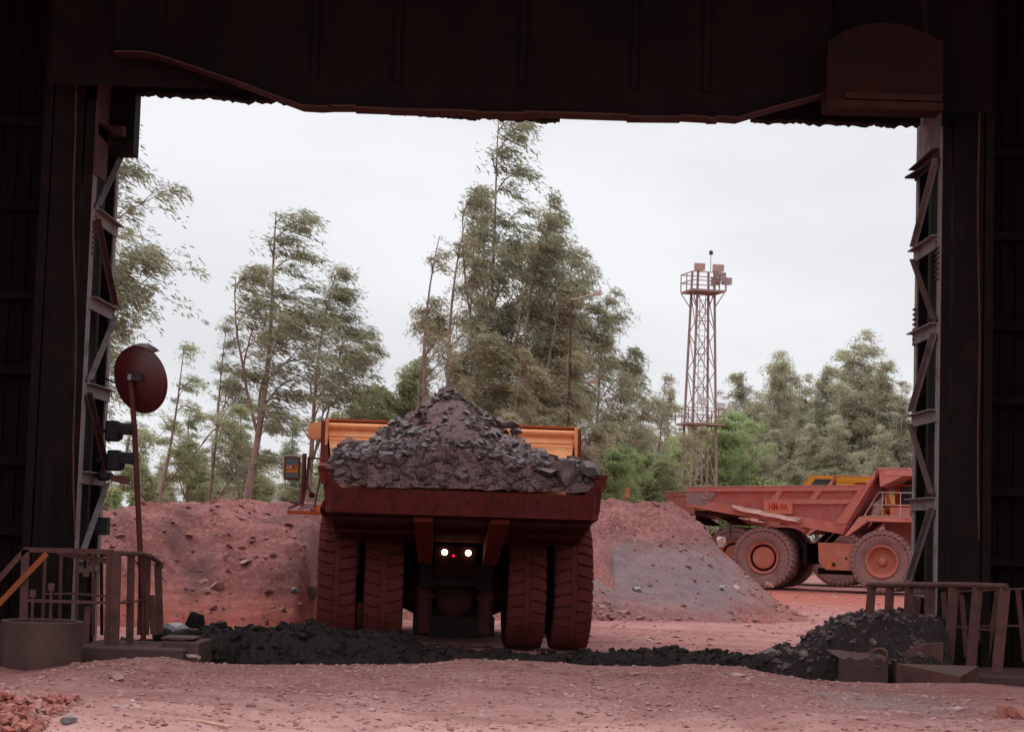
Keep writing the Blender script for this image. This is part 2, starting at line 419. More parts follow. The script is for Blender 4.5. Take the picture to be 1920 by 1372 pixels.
# richer ground colours: orange patch by the parked truck, dark lip at the hopper
def ground_nodes():
    nt = M_dirt.node_tree; N = nt.nodes; L = nt.links
    b = N['Principled BSDF']; src = b.inputs['Base Color'].links[0].from_socket
    g = N.new('ShaderNodeNewGeometry')
    def blob(prev, c, rad, col, amt):
        v = N.new('ShaderNodeVectorMath'); v.operation = 'SUBTRACT'; L.new(g.outputs['Position'], v.inputs[0]); v.inputs[1].default_value = (*c, 0)
        v2 = N.new('ShaderNodeVectorMath'); v2.operation = 'DIVIDE'; L.new(v.outputs[0], v2.inputs[0]); v2.inputs[1].default_value = (*rad, 1e6)
        ln = N.new('ShaderNodeVectorMath'); ln.operation = 'LENGTH'; L.new(v2.outputs[0], ln.inputs[0])
        nz = N.new('ShaderNodeTexNoise'); nz.inputs['Scale'].default_value = 0.9; nz.inputs['Detail'].default_value = 6; L.new(g.outputs['Position'], nz.inputs['Vector'])
        ad = N.new('ShaderNodeMath'); ad.operation = 'MULTIPLY_ADD'; L.new(nz.outputs['Fac'], ad.inputs[0]); ad.inputs[1].default_value = 1.1; L.new(ln.outputs['Value'], ad.inputs[2])
        mr = N.new('ShaderNodeMapRange'); mr.inputs[1].default_value = 1.7; mr.inputs[2].default_value = 0.9; mr.inputs[3].default_value = 0; mr.inputs[4].default_value = amt
        L.new(ad.outputs[0], mr.inputs[0])
        mx = N.new('ShaderNodeMix'); mx.data_type = 'RGBA'; L.new(mr.outputs[0], mx.inputs[0]); L.new(prev, mx.inputs[6]); mx.inputs[7].default_value = (*col, 1)
        return mx.outputs[2]
    o = blob(src, (12, 74), (8, 13), (0.30, 0.08, 0.055), 0.9)
    o = blob(o, (0, 19.0), (14, 8), (0.47, 0.265, 0.24), 0.85)  # paler towards the front: open-sky brightness put into the ground colour
    o = blob(o, (-4.9, 39.8), (2.6, 1.6), (0.40, 0.085, 0.05), 0.9)
    o = blob(o, (5.6, 27.6), (1.3, 2.0), (0.26, 0.20, 0.20), 0.6)
    o = blob(o, (-6.0, 24.0), (1.8, 1.2), (0.25, 0.20, 0.19), 0.5)
    mp = N.new('ShaderNodeMapping'); mp.inputs['Scale'].default_value = (.10, 1.3, 1); L.new(g.outputs['Position'], mp.inputs['Vector'])
    nzz = N.new('ShaderNodeTexNoise'); nzz.inputs['Scale'].default_value = 1.0; nzz.inputs['Detail'].default_value = 7; nzz.inputs['Roughness'].default_value = .65; L.new(mp.outputs[0], nzz.inputs['Vector'])
    mrr = N.new('ShaderNodeMapRange'); mrr.inputs[1].default_value = .48; mrr.inputs[2].default_value = .68; mrr.inputs[4].default_value = .55; L.new(nzz.outputs['Fac'], mrr.inputs[0])
    mxx = N.new('ShaderNodeMix'); mxx.data_type = 'RGBA'; L.new(mrr.outputs[0], mxx.inputs[0]); L.new(o, mxx.inputs[6]); mxx.inputs[7].default_value = (.17, .066, .058, 1)
    o = mxx.outputs[2]
    # ground colour blended to near-black below the lip of the pit
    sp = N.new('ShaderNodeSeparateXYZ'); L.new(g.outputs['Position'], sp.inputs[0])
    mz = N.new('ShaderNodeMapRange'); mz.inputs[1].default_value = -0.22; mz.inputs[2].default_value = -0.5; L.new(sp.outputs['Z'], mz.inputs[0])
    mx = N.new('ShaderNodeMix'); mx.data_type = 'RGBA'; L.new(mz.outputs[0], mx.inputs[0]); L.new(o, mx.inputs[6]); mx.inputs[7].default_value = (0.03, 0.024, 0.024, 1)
    L.new(mx.outputs[2], b.inputs['Base Color'])
ground_nodes()

# loose stones in the foreground and the yard
def field(n, x0, x1, y0, y1, s0, s1, seed, hf=ground_h, sink=0.3, p=3.0):
    r = np.random.default_rng(seed)
    x = r.uniform(x0, x1, n); y = r.uniform(y0, y1, n)
    s = s0 + (s1 - s0) * r.random(n) ** p
    z = hf(x, y)
    return np.stack([x, y, z + s * (0.5 - sink)], 1), s
P, S = field(22000, -6.8, 6.8, 20, 30.9, 0.005, 0.050, 3, sink=.42, p=6)
tag(scatter('ground_pebbles', P, S, M_stone_red, 4, 0.55), 'fine reddish pebbles strewn over the foreground dirt', 'pebbles', kind='stuff')
P2, S2 = field(6000, -6.6, 14, 36.5, 76, 0.008, 0.09, 8, sink=.4, p=7)
tag(scatter('yard_pebbles', P2, S2, M_stone_red, 9, 0.5), 'small stones lying on the dirt yard beyond the opening', 'pebbles', kind='stuff')

def on_ground(px, py, lo=19.0, hi=31.2):
    """first ground hit along the pixel ray"""
    d = CAM_ROT @ Vector((px - CX, CY - py, -F)); o = Vector((0, 0, CH))
    Y = lo
    while Y < hi:
        p = o + d * (Y / d.y)
        if p.z <= float(ground_h(np.array([p.x]), np.array([p.y]))[0]): return p
        Y += 0.04
    return o + d * (hi / d.y)
stones = [
    (216, 1272, (0.20, 0.12, 0.11), M_stone_red, 'brown clod of earth left of centre, nearest to the drum', 21),
    (285, 1256, (0.15, 0.08, 0.045), M_stone_red, 'flat dark clod lying below the left railing', 22),
    (1184, 1266, (0.14, 0.08, 0.05), M_stone_red, 'dark brown flat stone right of centre near the hopper edge', 23),
    (1384, 1268, (0.17, 0.11, 0.05), M_stone_pink, 'pale flat lump near the hopper edge right of centre', 24),
    (1885, 1345, (0.15, 0.10, 0.16), M_clod, 'upright orange rock at the right bottom corner', 25),
    (1911, 1345, (0.14, 0.11, 0.13), M_clod, 'broken orange rock behind the upright one, right corner', 26),
    (1893, 1311, (0.10, 0.07, 0.06), M_clod, 'red-brown stone in the shade on the far right', 27),
    (1616, 1350, (0.07, 0.05, 0.05), M_stone_pink, 'small pale stone in the bottom right foreground', 28),
    (1792, 1332, (0.12, 0.07, 0.05), M_stone_pink, 'pinkish stone on the light and shade boundary at right', 29),
    (582, 1331, (0.06, 0.045, 0.035), M_clod, 'reddish stone in the middle of the foreground', 30),
    (706, 1311, (0.06, 0.05, 0.04), M_stone_pink, 'pale knobbly stone in the central foreground', 31),
    (86, 1293, (0.045, 0.03, 0.03), M_clod, 'small red stone at left below the drum', 32),
    (258, 1327, (0.05, 0.04, 0.035), M_stone_pink, 'whitish stone on the left foreground ground', 33),
    (362, 1234, (0.12, 0.08, 0.055), M_stone_pink, 'pale round stone on the ground edge by the concrete block', 34),
    (130, 1352, (0.13, 0.09, 0.08), M_ore_blue, 'grey stone beside the orange clods at bottom left', 35),
]
for (a, b, sz, m, lab, sd) in stones:
    p = on_ground(a, b)
    boulder('stone', p + Vector((0, 0, sz[2] * 0.35)), sz, m, lab, 'stone', sd, 'stones on the foreground', rz=sd)
r = np.random.default_rng(5)
cp = []; cs = []
for k in range(420):
    p = W(r.uniform(-40, 105), r.uniform(1335, 1400), 21.5)
    x = p.x; y = 20.4 + r.random() * 2.2
    s = 0.015 + 0.055 * r.random() ** 2
    cp.append((x, y, float(ground_h(np.array([x]), np.array([y]))[0]) + s * 0.5 + 0.05 * r.random())); cs.append(s)
tag(scatter('earth_clods', np.array(cp), np.array(cs), M_clod, 6, 0.8), 'heap of small orange-red earth clods in the bottom left corner', 'clods', kind='stuff')
for k, (a, b, c, lab) in enumerate([((332, 1352), (428, 1367), 0.02, 'long split pale stick lying on the ground, bottom left of centre')]):
    p = on_ground(*a); q = on_ground(*b)
    mb = MB()
    mb.tube([p + Vector((0, 0, .03)), (p + q) / 2 + Vector((0, 0, .045)), q + Vector((0, 0, .03))], [0.012, 0.02, 0.026], 6)
    mb.tube([(p + q) / 2 + Vector((0.02, 0.02, .045)), q + Vector((0.03, 0.06, .03))], [0.012, 0.016], 5)
    tag(mb.build('stick', M_wood), lab, 'stick')

M_bstone = mat('bank_stone', [(0.17, 0.068, 0.062), (0.25, 0.11, 0.10), (0.36, 0.21, 0.195)], 2.2, 0.9, 0.3, 20, obj=False)
# ------------------------------------------------------------------ EARTH BANKS
M_bank = mat('red_bank', [(0.125, 0.042, 0.038), (0.215, 0.076, 0.069), (0.28, 0.115, 0.105)], 0.8, 0.97, .7, 8,
             fine=(11, (0.34, 0.19, 0.175), 0.5), obj=False)
M_bank2 = mat('red_bank_with_grey_fines', [(0.10, 0.034, 0.030), (0.17, 0.060, 0.054), (0.23, 0.093, 0.084)], 0.8, 0.97, .7, 8,
              fine=(11, (0.34, 0.19, 0.175), 0.5), obj=False)
def bank_patches(m, foot):
    nt = m.node_tree; N = nt.nodes; L = nt.links
    b = N['Principled BSDF']; src = b.inputs['Base Color'].links[0].from_socket
    g = N.new('ShaderNodeNewGeometry')
    mp = N.new('ShaderNodeMapping'); mp.inputs['Scale'].default_value = (1.0, .35, .35); mp.inputs['Rotation'].default_value = (0, .4, 0); L.new(g.outputs['Position'], mp.inputs['Vector'])
    nz = N.new('ShaderNodeTexNoise'); nz.inputs['Scale'].default_value = .85; nz.inputs['Detail'].default_value = 8; nz.inputs['Roughness'].default_value = .62; L.new(mp.outputs[0], nz.inputs['Vector'])
    mr = N.new('ShaderNodeMapRange'); mr.inputs[1].default_value = .5; mr.inputs[2].default_value = .64; mr.inputs[4].default_value = .75; L.new(nz.outputs['Fac'], mr.inputs[0])
    mx = N.new('ShaderNodeMix'); mx.data_type = 'RGBA'; L.new(mr.outputs[0], mx.inputs[0]); L.new(src, mx.inputs[6]); mx.inputs[7].default_value = (.115, .058, .060, 1)
    sp = N.new('ShaderNodeSeparateXYZ'); L.new(g.outputs['Position'], sp.inputs[0])
    ad = N.new('ShaderNodeMath'); ad.operation = 'MULTIPLY_ADD'; L.new(nz.outputs['Fac'], ad.inputs[0]); ad.inputs[1].default_value = 1.4; L.new(sp.outputs['Z'], ad.inputs[2])
    m2 = N.new('ShaderNodeMapRange'); m2.inputs[1].default_value = 1.75; m2.inputs[2].default_value = .8; m2.inputs[4].default_value = foot; L.new(ad.outputs[0], m2.inputs[0])
    mx2 = N.new('ShaderNodeMix'); mx2.data_type = 'RGBA'; L.new(m2.outputs[0], mx2.inputs[0]); L.new(mx.outputs[2], mx2.inputs[6]); mx2.inputs[7].default_value = (.32, .085, .06, 1)
    L.new(mx2.outputs[2], b.inputs['Base Color'])
bank_patches(M_bank, .75); bank_patches(M_bank2, .1)
def zpx(lst, D):
    pts = [W(a, b, D) for a, b in lst]
    return np.array([p.x for p in pts]), np.array([p.z for p in pts])
LX, LZ = zpx([(-300, 985), (100, 985), (190, 972), (240, 962), (300, 955), (340, 952), (400, 946), (450, 942), (520, 945), (600, 942), (900, 950)], 48.5)
def bankL(X, Y):
    yb = 41.0 + 9.0 * sstep(-4.7, -3.7, X) - 1.2 * sstep(-6.0, -9.5, X) + 1.0 * fbm(X, Y * 0, 0.5, 3, 3)
    top = np.interp(X, LX, LZ)
    run = 6.2 - 1.5 * sstep(-6.5, -9, X)
    t = np.clip((Y - yb) / run, -0.3, 1)
    prof = np.where(t > 0, 1 - (1 - np.clip(t, 0, 1)) ** 1.25, t)
    # gully running down at the left, shoulder beyond it
    gl = -0.45 * np.exp(-((X + 7.15 + 0.25 * (Y - 44)) / 0.55) ** 2) * np.clip(t, 0, 1) * (1 - t)
    z = -0.15 + (top + 0.15) * prof + 3 * gl * 0.6
    body = np.clip(t, 0, 1) * (1 - np.clip(t, 0, 1)) * 4
    z += 0.55 * fbm(X, Y, 0.45, 5, 4, 0.55) * (0.25 + 0.75 * body) + 0.14 * fbm(X, Y, 2.2, 4, 5, 0.6) + 0.05 * np.abs(fbm(X, Y, 4.5, 3, 1, 0.7)) * (1 - .5 * (t < .1))
    z -= 2.6 * sstep(52, 70, Y)
    return z
bl = grid(np.arange(-24, 3.0, 0.09), np.concatenate([np.arange(39, 50, 0.07), np.arange(50, 72, 0.4)]), bankL, 'earth_bank', M_bank)
tag(bl, 'steep red earth bank behind the left side of the loaded truck', 'earth bank', kind='structure')
RX, RZ = zpx([(700, 955), (1050, 952), (1115, 950), (1150, 937), (1175, 940), (1195, 947), (1230, 942), (1270, 944), (1300, 956), (1330, 985), (1370, 1030), (1410, 1068), (1450, 1105), (1500, 1148), (1560, 1190)], 58)
def bankR(X, Y):
    yb = 49.0 + 0.55 * (X - 1.5) + 0.9 * fbm(X, Y * 0, 0.5, 3, 2)
    top = np.interp(X, RX, RZ)
    t = np.clip((Y - yb) / 8.0, -0.3, 1)
    prof = np.where(t > 0, np.clip(t, 0, 1) ** 0.95, t)
    back = 1 - sstep(60, 66, Y)
    z = -0.12 + (top + 0.12) * prof * back - 0.5 * (1 - back)
    amp = np.clip(top / 2.5, 0.05, 1)
    z += (0.5 * fbm(X, Y, 0.5, 5, 1, 0.55) * np.clip(t * 1.5, 0, 1) * (0.35 + 0.65 * (1 - np.clip(t, 0, 1))) + 0.12 * fbm(X, Y, 2.4, 4, 3, 0.6) + 0.05 * np.abs(fbm(X, Y, 4.5, 3, 4, 0.7))) * amp
    return z
br = grid(np.arange(-4, 13, 0.09), np.concatenate([np.arange(46.5, 60, 0.09), np.arange(60, 68, 0.4)]), bankR, 'earth_bank', M_bank2)
tag(br, 'red earth bank with grey fines on its near slope, right of the loaded truck', 'earth bank', kind='structure')
def bank_nodes():
    nt = M_bank2.node_tree; N = nt.nodes; L = nt.links
    b = N['Principled BSDF']; src = b.inputs['Base Color'].links[0].from_socket
    g = N.new('ShaderNodeNewGeometry')
    c = W(1260, 1085, 53.0)
    v = N.new('ShaderNodeVectorMath'); v.operation = 'SUBTRACT'; L.new(g.outputs['Position'], v.inputs[0]); v.inputs[1].default_value = (c.x, 52, c.z)
    v2 = N.new('ShaderNodeVectorMath'); v2.operation = 'DIVIDE'; L.new(v.outputs[0], v2.inputs[0]); v2.inputs[1].default_value = (3.1, 60, 0.95)
    ln = N.new('ShaderNodeVectorMath'); ln.operation = 'LENGTH'; L.new(v2.outputs[0], ln.inputs[0])
    nz = N.new('ShaderNodeTexNoise'); nz.inputs['Scale'].default_value = 1.1; nz.inputs['Detail'].default_value = 7; L.new(g.outputs['Position'], nz.inputs['Vector'])
    ad = N.new('ShaderNodeMath'); ad.operation = 'MULTIPLY_ADD'; L.new(nz.outputs['Fac'], ad.inputs[0]); ad.inputs[1].default_value = 1.0; L.new(ln.outputs['Value'], ad.inputs[2])
    mr = N.new('ShaderNodeMapRange'); mr.inputs[1].default_value = 1.75; mr.inputs[2].default_value = 1.15; mr.inputs[4].default_value = 0.8
    L.new(ad.outputs[0], mr.inputs[0])
    mx = N.new('ShaderNodeMix'); mx.data_type = 'RGBA'; L.new(mr.outputs[0], mx.inputs[0]); L.new(src, mx.inputs[6]); mx.inputs[7].default_value = (0.165, 0.118, 0.125, 1)
    L.new(mx.outputs[2], b.inputs['Base Color'])
bank_nodes()
P, S = field(3200, -10, -4.0, 40.5, 48, 0.010, 0.10, 12, bankL, 0.48, 16)
tag(scatter('bank_stones', P, S, M_bstone, 13, 0.7), 'stones and crumbs lying on the left earth bank', 'stones', kind='stuff')
P, S = field(3600, 1.2, 9.5, 48, 60, 0.012, 0.11, 14, bankR, 0.48, 16)
P3, S3 = field(2200, 1.2, 8.6, 48.0, 50.8, 0.015, 0.13, 15, bankR, 0.4, 5)
tag(scatter('bank_stones', np.concatenate([P, P3]), np.concatenate([S, S3]), M_bstone, 16, 0.7), 'rubble lying on and below the right earth bank', 'stones', kind='stuff')
def on_bank(px, py, hf, lo, hi):
    d = CAM_ROT @ Vector((px - CX, CY - py, -F)); o = Vector((0, 0, CH)); Y = lo
    while Y < hi:
        p = o + d * (Y / d.y)
        if p.z <= float(hf(np.array([p.x]), np.array([p.y]))[0]): return p
        Y += 0.05
    return p
for (a, b, hf, lo, hi, sz, m, lab, sd) in [
    (586, 1117, bankL, 40, 50, (0.34, 0.3, 0.19), M_ore_blue, 'rounded blue-grey boulder at the bank foot beside the left outer tyre', 41),
    (552, 1107, bankL, 40, 50, (0.12, 0.1, 0.07), M_ore_blue, 'small grey rock left of the blue-grey boulder on the bank', 42),
    (405, 1101, bankL, 40, 50, (0.17, 0.12, 0.09), M_stone_red, 'red-brown rock in the middle of the left bank', 43),
    (380, 1092, bankL, 40, 50, (0.13, 0.12, 0.09), M_stone_red, 'pinkish rock touching the red-brown one on the left bank', 44),
    (462, 1056, bankL, 40, 50, (0.17, 0.12, 0.09), M_stone_red, 'brown rock halfway up the left bank', 45),
    (1352, 1018, bankR, 47, 64, (0.2, 0.15, 0.15), M_stone_pink, 'squarish pale rock on the right slope of the right bank', 46),
    (1355, 1103, bankR, 47, 64, (0.15, 0.12, 0.09), M_ore_blue, 'grey rock low on the right bank, left one of a pair', 47),
    (1380, 1106, bankR, 47, 64, (0.19, 0.15, 0.1), M_stone_pink, 'pale grey rock low on the right bank, right one of a pair', 48),
    (1195, 1108, bankR, 47, 64, (0.15, 0.12, 0.09), M_ore_blue, 'dark pointed rock at the foot of the grey fines', 49),
    (1443, 1098, bankR, 47, 70, (0.13, 0.09, 0.16), M_stone_red, 'upright reddish rock in front of the parked truck rear wheel', 50),
]:
    p = on_bank(a, b, hf, lo, hi)
    boulder('rock', p + Vector((0, 0, sz[2] * 0.3)), sz, m, lab, 'rock', sd, 'rocks on the earth banks', rz=sd)

# ------------------------------------------------------------------ SPILLED ORE IN THE HOPPER
SPX = [(200, 1200), (330, 1200), (350, 1188), (400, 1182), (440, 1187), (500, 1184), (545, 1178), (600, 1178), (700, 1188), (760, 1200), (800, 1214), (870, 1224), (1000, 1225), (1110, 1223),
       (1240, 1220), (1330, 1224), (1400, 1229), (1450, 1223), (1500, 1214), (1530, 1188), (1560, 1163), (1590, 1151), (1640, 1152), (1700, 1150), (1740, 1158), (1800, 1185)]
SX, SZ = zpx(SPX, 34.7)
def spill(X, Y):
    top = np.interp(X, SX, SZ) + 0.05 * fbm(X, X * 0 + 3, 3, 4, 2)
    front = 33.9 - 0.9 * np.clip(top, 0, 1)
    z = top - 1.05 * np.clip(front - Y, 0, None) ** 0.9
    z = z - 1.2 * np.clip(Y - 35.0, 0, None)
    z += 0.16 * fbm(X, Y, 2.0, 5, 0, 0.6) * sstep(-0.1, 0.3, np.abs(Y - 34.6)) + 0.05 * fbm(X, Y, 7, 3, 3, 0.6)
    return z
sp_o = grid(np.arange(-6.9, 7.6, 0.05), np.arange(31.6, 35.7, 0.05), spill, 'spilled_ore', M_dark_ore)
tag(sp_o, 'dark ridge of spilled ore across the hopper mouth below the truck', 'spilled ore', kind='stuff')
n = 5200; r = np.random.default_rng(21)
x = r.uniform(-6.5, 7.4, n); y = r.uniform(32.2, 35.1, n); s = 0.012 + 0.058 * r.random(n) ** 3.6
lft = (x < -3.2) & (r.random(n) < 0.35); s[lft] *= 1.8
rt = (x > 4.8) & (r.random(n) < 0.3); s[rt] *= 1.3
keep = (np.interp(x, SX, SZ) > 0.08) | (s < 0.035)
x, y, s = x[keep], y[keep], s[keep]
P = np.stack([x, y, spill(x, y) + s * 0.2], 1)
dk = x < 4.6
M_dark_lump = mat('dark_lumps', [(0.016, 0.012, 0.012), (0.038, 0.028, 0.027)], 3, 0.85, 0.3, 20, obj=False, spec=.08)
tag(scatter('ore_lumps', P[dk], s[dk], M_dark_lump, 22, 0.85), 'dark lumps of ore scattered over the spilled ridge', 'ore lumps', kind='stuff')
tag(scatter('ore_rubble', P[~dk], s[~dk], mat('grey_rubble', [(0.04, 0.027, 0.026), (0.10, 0.065, 0.062), (0.26, 0.18, 0.17)], 4, 0.8, 0.3, 20, obj=False), 23, 0.8),
    'grey rubble heaped beside the right railing', 'rubble', kind='stuff')
M_bd = mat('black_boulder', [(0.016, 0.013, 0.013), (0.036, 0.028, 0.028)], 4, 0.8, 0.5, 10, spec=.08)
for k, (a, b, D, sz, lab) in enumerate([
    (365, 1162, 34.4, (0.25, 0.2, 0.2), 'black boulder standing highest on the left ore pile'),
    (400, 1188, 34.3, (0.22, 0.18, 0.18), 'black boulder right of the highest one on the left ore pile'),
    (445, 1196, 34.0, (0.30, 0.2, 0.19), 'wide flat-topped black boulder on the left ore pile'),
    (345, 1196, 34.0, (0.26, 0.2, 0.2), 'black boulder beside the concrete block below the railing'),
    (398, 1217, 33.6, (0.24, 0.2, 0.17), 'low black boulder at the front of the left ore pile'),
    (428, 1225, 33.4, (0.2, 0.17, 0.13), 'lowest black boulder on the left ore pile, near the ground edge'),
    (497, 1190, 34.3, (0.13, 0.12, 0.1), 'black rock right of the flat-topped boulder'),
    (515, 1183, 34.4, (0.12, 0.12, 0.11), 'black rock left of the small pointed one on the ore ridge'),
    (542, 1180, 34.4, (0.13, 0.12, 0.10), 'black rock between two others on the ore ridge'),
    (570, 1178, 34.4, (0.12, 0.11, 0.12), 'small pointed black rock next to the left outer tyre'),
    (310, 1186, 34.2, (0.16, 0.14, 0.12), 'dark rock on the ledge right of the left railing'),
    (330, 1180, 35.4, (0.26, 0.22, 0.17), 'grey slab of rock behind the left railing foot')]):
    boulder('boulder', W(a, b, D), sz, M_bd if k < 11 else M_ore_blue, lab, 'boulder', 60 + k, 'boulders in the ore pile', rz=k)
for k, (a, b, D, sz, lab) in enumerate([
    (1445, 1224, 34.5, (0.12, 0.1, 0.07), 'dark rock on the ore ridge at the foot of the right heap'),
    (1652, 1172, 34.3, (0.12, 0.1, 0.08), 'pale rock on the right rubble heap between two rail posts'),
    (1590, 1178, 34.1, (0.14, 0.12, 0.10), 'brown rock near the top of the right rubble heap'),
    (1683, 1190, 34.2, (0.14, 0.1, 0.07), 'pale flat rock behind the second rail post of the right railing')]):
    boulder('rock', W(a, b, D), sz, M_ore_rock, lab, 'rock', 80 + k, 'rocks on the right rubble heap', rz=k)

# ------------------------------------------------------------------ CRUSHER BUILDING
def corrugated(mb, x0, x1, z0, z1, y, pitch=0.25, dep=0.035):
    n = int((x1 - x0) / pitch); pr = []
    for i in range(n):
        a = x0 + i * pitch
        pr += [(a, y), (a + pitch*.55, y), (a + pitch*.65, y + dep), (a + pitch*.9, y + dep)]
    pr.append((x1, y))
    vs = [(p[0], p[1], z0) for p in pr] + [(p[0], p[1], z1) for p in pr]
    k = len(pr); mb.add(vs, [(i, i+1, k+i+1, k+i) for i in range(k-1)])
bld = thing('crusher_building', 'dark steel crusher shed framing the wide opening onto the yard', 'building', (0, 34, 0))
bld.rotation_euler = (0, 0, 0)
def B(p): return Vector(p) - Vector((0, 34, 0))
class BM_(MB):
    def build(s, name, m, parent=None, smooth=False, ang=35):
        if parent is bld: s.V = [(v[0], v[1] - 34, v[2]) for v in s.V]
        return MB.build(s, name, m, parent, smooth, ang)
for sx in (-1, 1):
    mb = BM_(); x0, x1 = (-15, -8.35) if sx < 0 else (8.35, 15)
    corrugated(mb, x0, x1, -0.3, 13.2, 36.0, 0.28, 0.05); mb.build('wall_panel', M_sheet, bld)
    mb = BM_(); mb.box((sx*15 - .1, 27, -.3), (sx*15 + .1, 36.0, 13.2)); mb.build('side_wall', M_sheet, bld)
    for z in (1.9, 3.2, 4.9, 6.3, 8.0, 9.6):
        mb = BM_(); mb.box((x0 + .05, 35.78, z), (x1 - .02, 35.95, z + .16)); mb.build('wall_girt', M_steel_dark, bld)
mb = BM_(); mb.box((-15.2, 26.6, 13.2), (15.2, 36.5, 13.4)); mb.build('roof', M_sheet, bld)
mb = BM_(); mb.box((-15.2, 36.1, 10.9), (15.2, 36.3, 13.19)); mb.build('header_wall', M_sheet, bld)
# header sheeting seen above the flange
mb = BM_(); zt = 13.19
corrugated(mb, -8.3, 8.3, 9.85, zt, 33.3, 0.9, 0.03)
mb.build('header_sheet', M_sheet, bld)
for px in (590, 745, 1190, 1325, 300, 980):
    p = W(px, 120, 32.95); mb = BM_(); mb.box((p.x - .05, 32.93, 10.0 if 500 < px < 1340 else 10.9), (p.x + .05, 32.998, 13.0)); mb.build('stiffener', M_sheet, bld)
# haunched flange of the portal girder
FLP = [(214, 98), (262, 98), (292, 103), (380, 132), (470, 163), (530, 186), (565, 199), (600, 201), (620, 200)]
FLP2 = [(1345, 219), (1384, 222), (1410, 214), (1470, 197), (1556, 174)]
SEG = [[(614, 200), (666, 200)], [(664, 203), (730, 205)], [(728, 206), (818, 208)], [(816, 207), (893, 210)], [(892, 212), (984, 214)], [(982, 211), (1060, 213)],
       [(1058, 213), (1180, 217)], [(1178, 220), (1278, 221)], [(1276, 218), (1330, 221)], [(1328, 223), (1348, 223)]]
def strip(name, pts, D0, D1, th, m):
    mb = BM_(); P = [W(a, b, D0) for a, b in pts]
    for p, q in zip(P[:-1], P[1:]):
        mb.hexa([(p.x, D0, p.z), (q.x, D0, q.z), (q.x, D1, q.z), (p.x, D1, p.z)], [(p.x, D0, p.z + th), (q.x, D0, q.z + th), (q.x, D1, q.z + th), (p.x, D1, p.z + th)])
    return fixn(mb.build(name, m, bld))
strip('girder_flange', FLP, 32.8, 33.28, 0.03, M_flange)
strip('girder_flange', FLP2, 32.8, 33.28, 0.03, M_flange)
for s in SEG: strip('flange_plate', s, 32.8 + 0.01 * (SEG.index(s) % 2), 33.27, 0.035, M_flange)
# girder web just behind the flange line
def web(pts, D, up, name, th=0.05):
    mb = BM_(); P = [W(a, b, D) for a, b in pts]
    for p, q in zip(P[:-1], P[1:]):
        mb.hexa([(p.x, D, p.z - .02), (q.x, D, q.z - .02), (q.x, D + th, q.z - .02), (p.x, D + th, p.z - .02)], [(p.x, D, up), (q.x, D, up), (q.x, D + th, up), (p.x, D + th, up)])
    return fixn(mb.build(name, M_sheet, bld))
web(FLP + [(1348, 220)] + FLP2[1:], 33.0, 13.1, 'girder_web')
# rear beam with ragged fringe of caked dust
def fringe(pts, D, top, seed, name='ragged_beam'):
    r = random.Random(seed); P = [W(a, b, D) for a, b in pts]
    xs_ = []; x = P[0].x
    mb = BM_(); prev = None
    X = [p.x for p in P]; Z = [p.z for p in P]
    w = 0
    while x < X[-1]:
        z = float(np.interp(x, X, Z)); w = 0.7 * w + r.uniform(-0.022, 0.022)
        zz = z + w + r.uniform(-0.012, 0.012)
        if prev:
            for (d0, d1) in ((D, D + 0.35),):
                mb.hexa([(prev[0], d0, prev[1]), (x, d0, zz), (x, d1, zz), (prev[0], d1, prev[1])], [(prev[0], d0, top), (x, d0, top), (x, d1, top), (prev[0], d1, top)])
        prev = (x, zz); x += r.uniform(0.025, 0.06)
    return fixn(mb.build(name, M_steel_dark, bld))
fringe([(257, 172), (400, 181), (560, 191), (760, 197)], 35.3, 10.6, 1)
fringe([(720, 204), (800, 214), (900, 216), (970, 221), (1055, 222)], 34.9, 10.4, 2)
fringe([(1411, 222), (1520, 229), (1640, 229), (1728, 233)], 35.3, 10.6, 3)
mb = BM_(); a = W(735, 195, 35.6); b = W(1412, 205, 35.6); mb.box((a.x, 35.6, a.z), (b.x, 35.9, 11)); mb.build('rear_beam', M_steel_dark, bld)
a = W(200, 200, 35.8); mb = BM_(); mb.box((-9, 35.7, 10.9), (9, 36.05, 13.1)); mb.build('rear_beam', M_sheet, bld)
# box hanging at the top left corner
mb = BM_(); a = W(207, 286, 35.2); b = W(255, 175, 35.2); mb.box((a.x - .35, 35.2, a.z), (b.x, 35.7, b.z + 1.0)); mb.build('hanging_duct', M_steel_dark, bld)
mb = BM_(); a = W(205, 240, 34.9); b = W(232, 236, 34.9); mb.box((a.x, 34.9, a.z - .13), (b.x, 35.15, b.z)); mb.build('bracket', M_flange, bld)
mb = BM_()
for i in range(10):
    t = i / 10; t2 = (i + 1) / 10
    p0 = W(216 + 14 * (1 - math.cos(t * 1.57)) , 100 + 60 * t, 33.6); p1 = W(216 + 14 * (1 - math.cos(t2 * 1.57)), 100 + 60 * t2, 33.6)
    mb.hexa([(p0.x - .4, 33.6, p0.z), (p0.x, 33.6, p0.z), (p0.x, 33.64, p0.z), (p0.x - .4, 33.64, p0.z)], [(p1.x - .4, 33.6, p1.z), (p1.x, 33.6, p1.z), (p1.x, 33.64, p1.z), (p1.x - .4, 33.64, p1.z)])
fixn(mb.build('corner_gusset', M_steel_dark, bld))

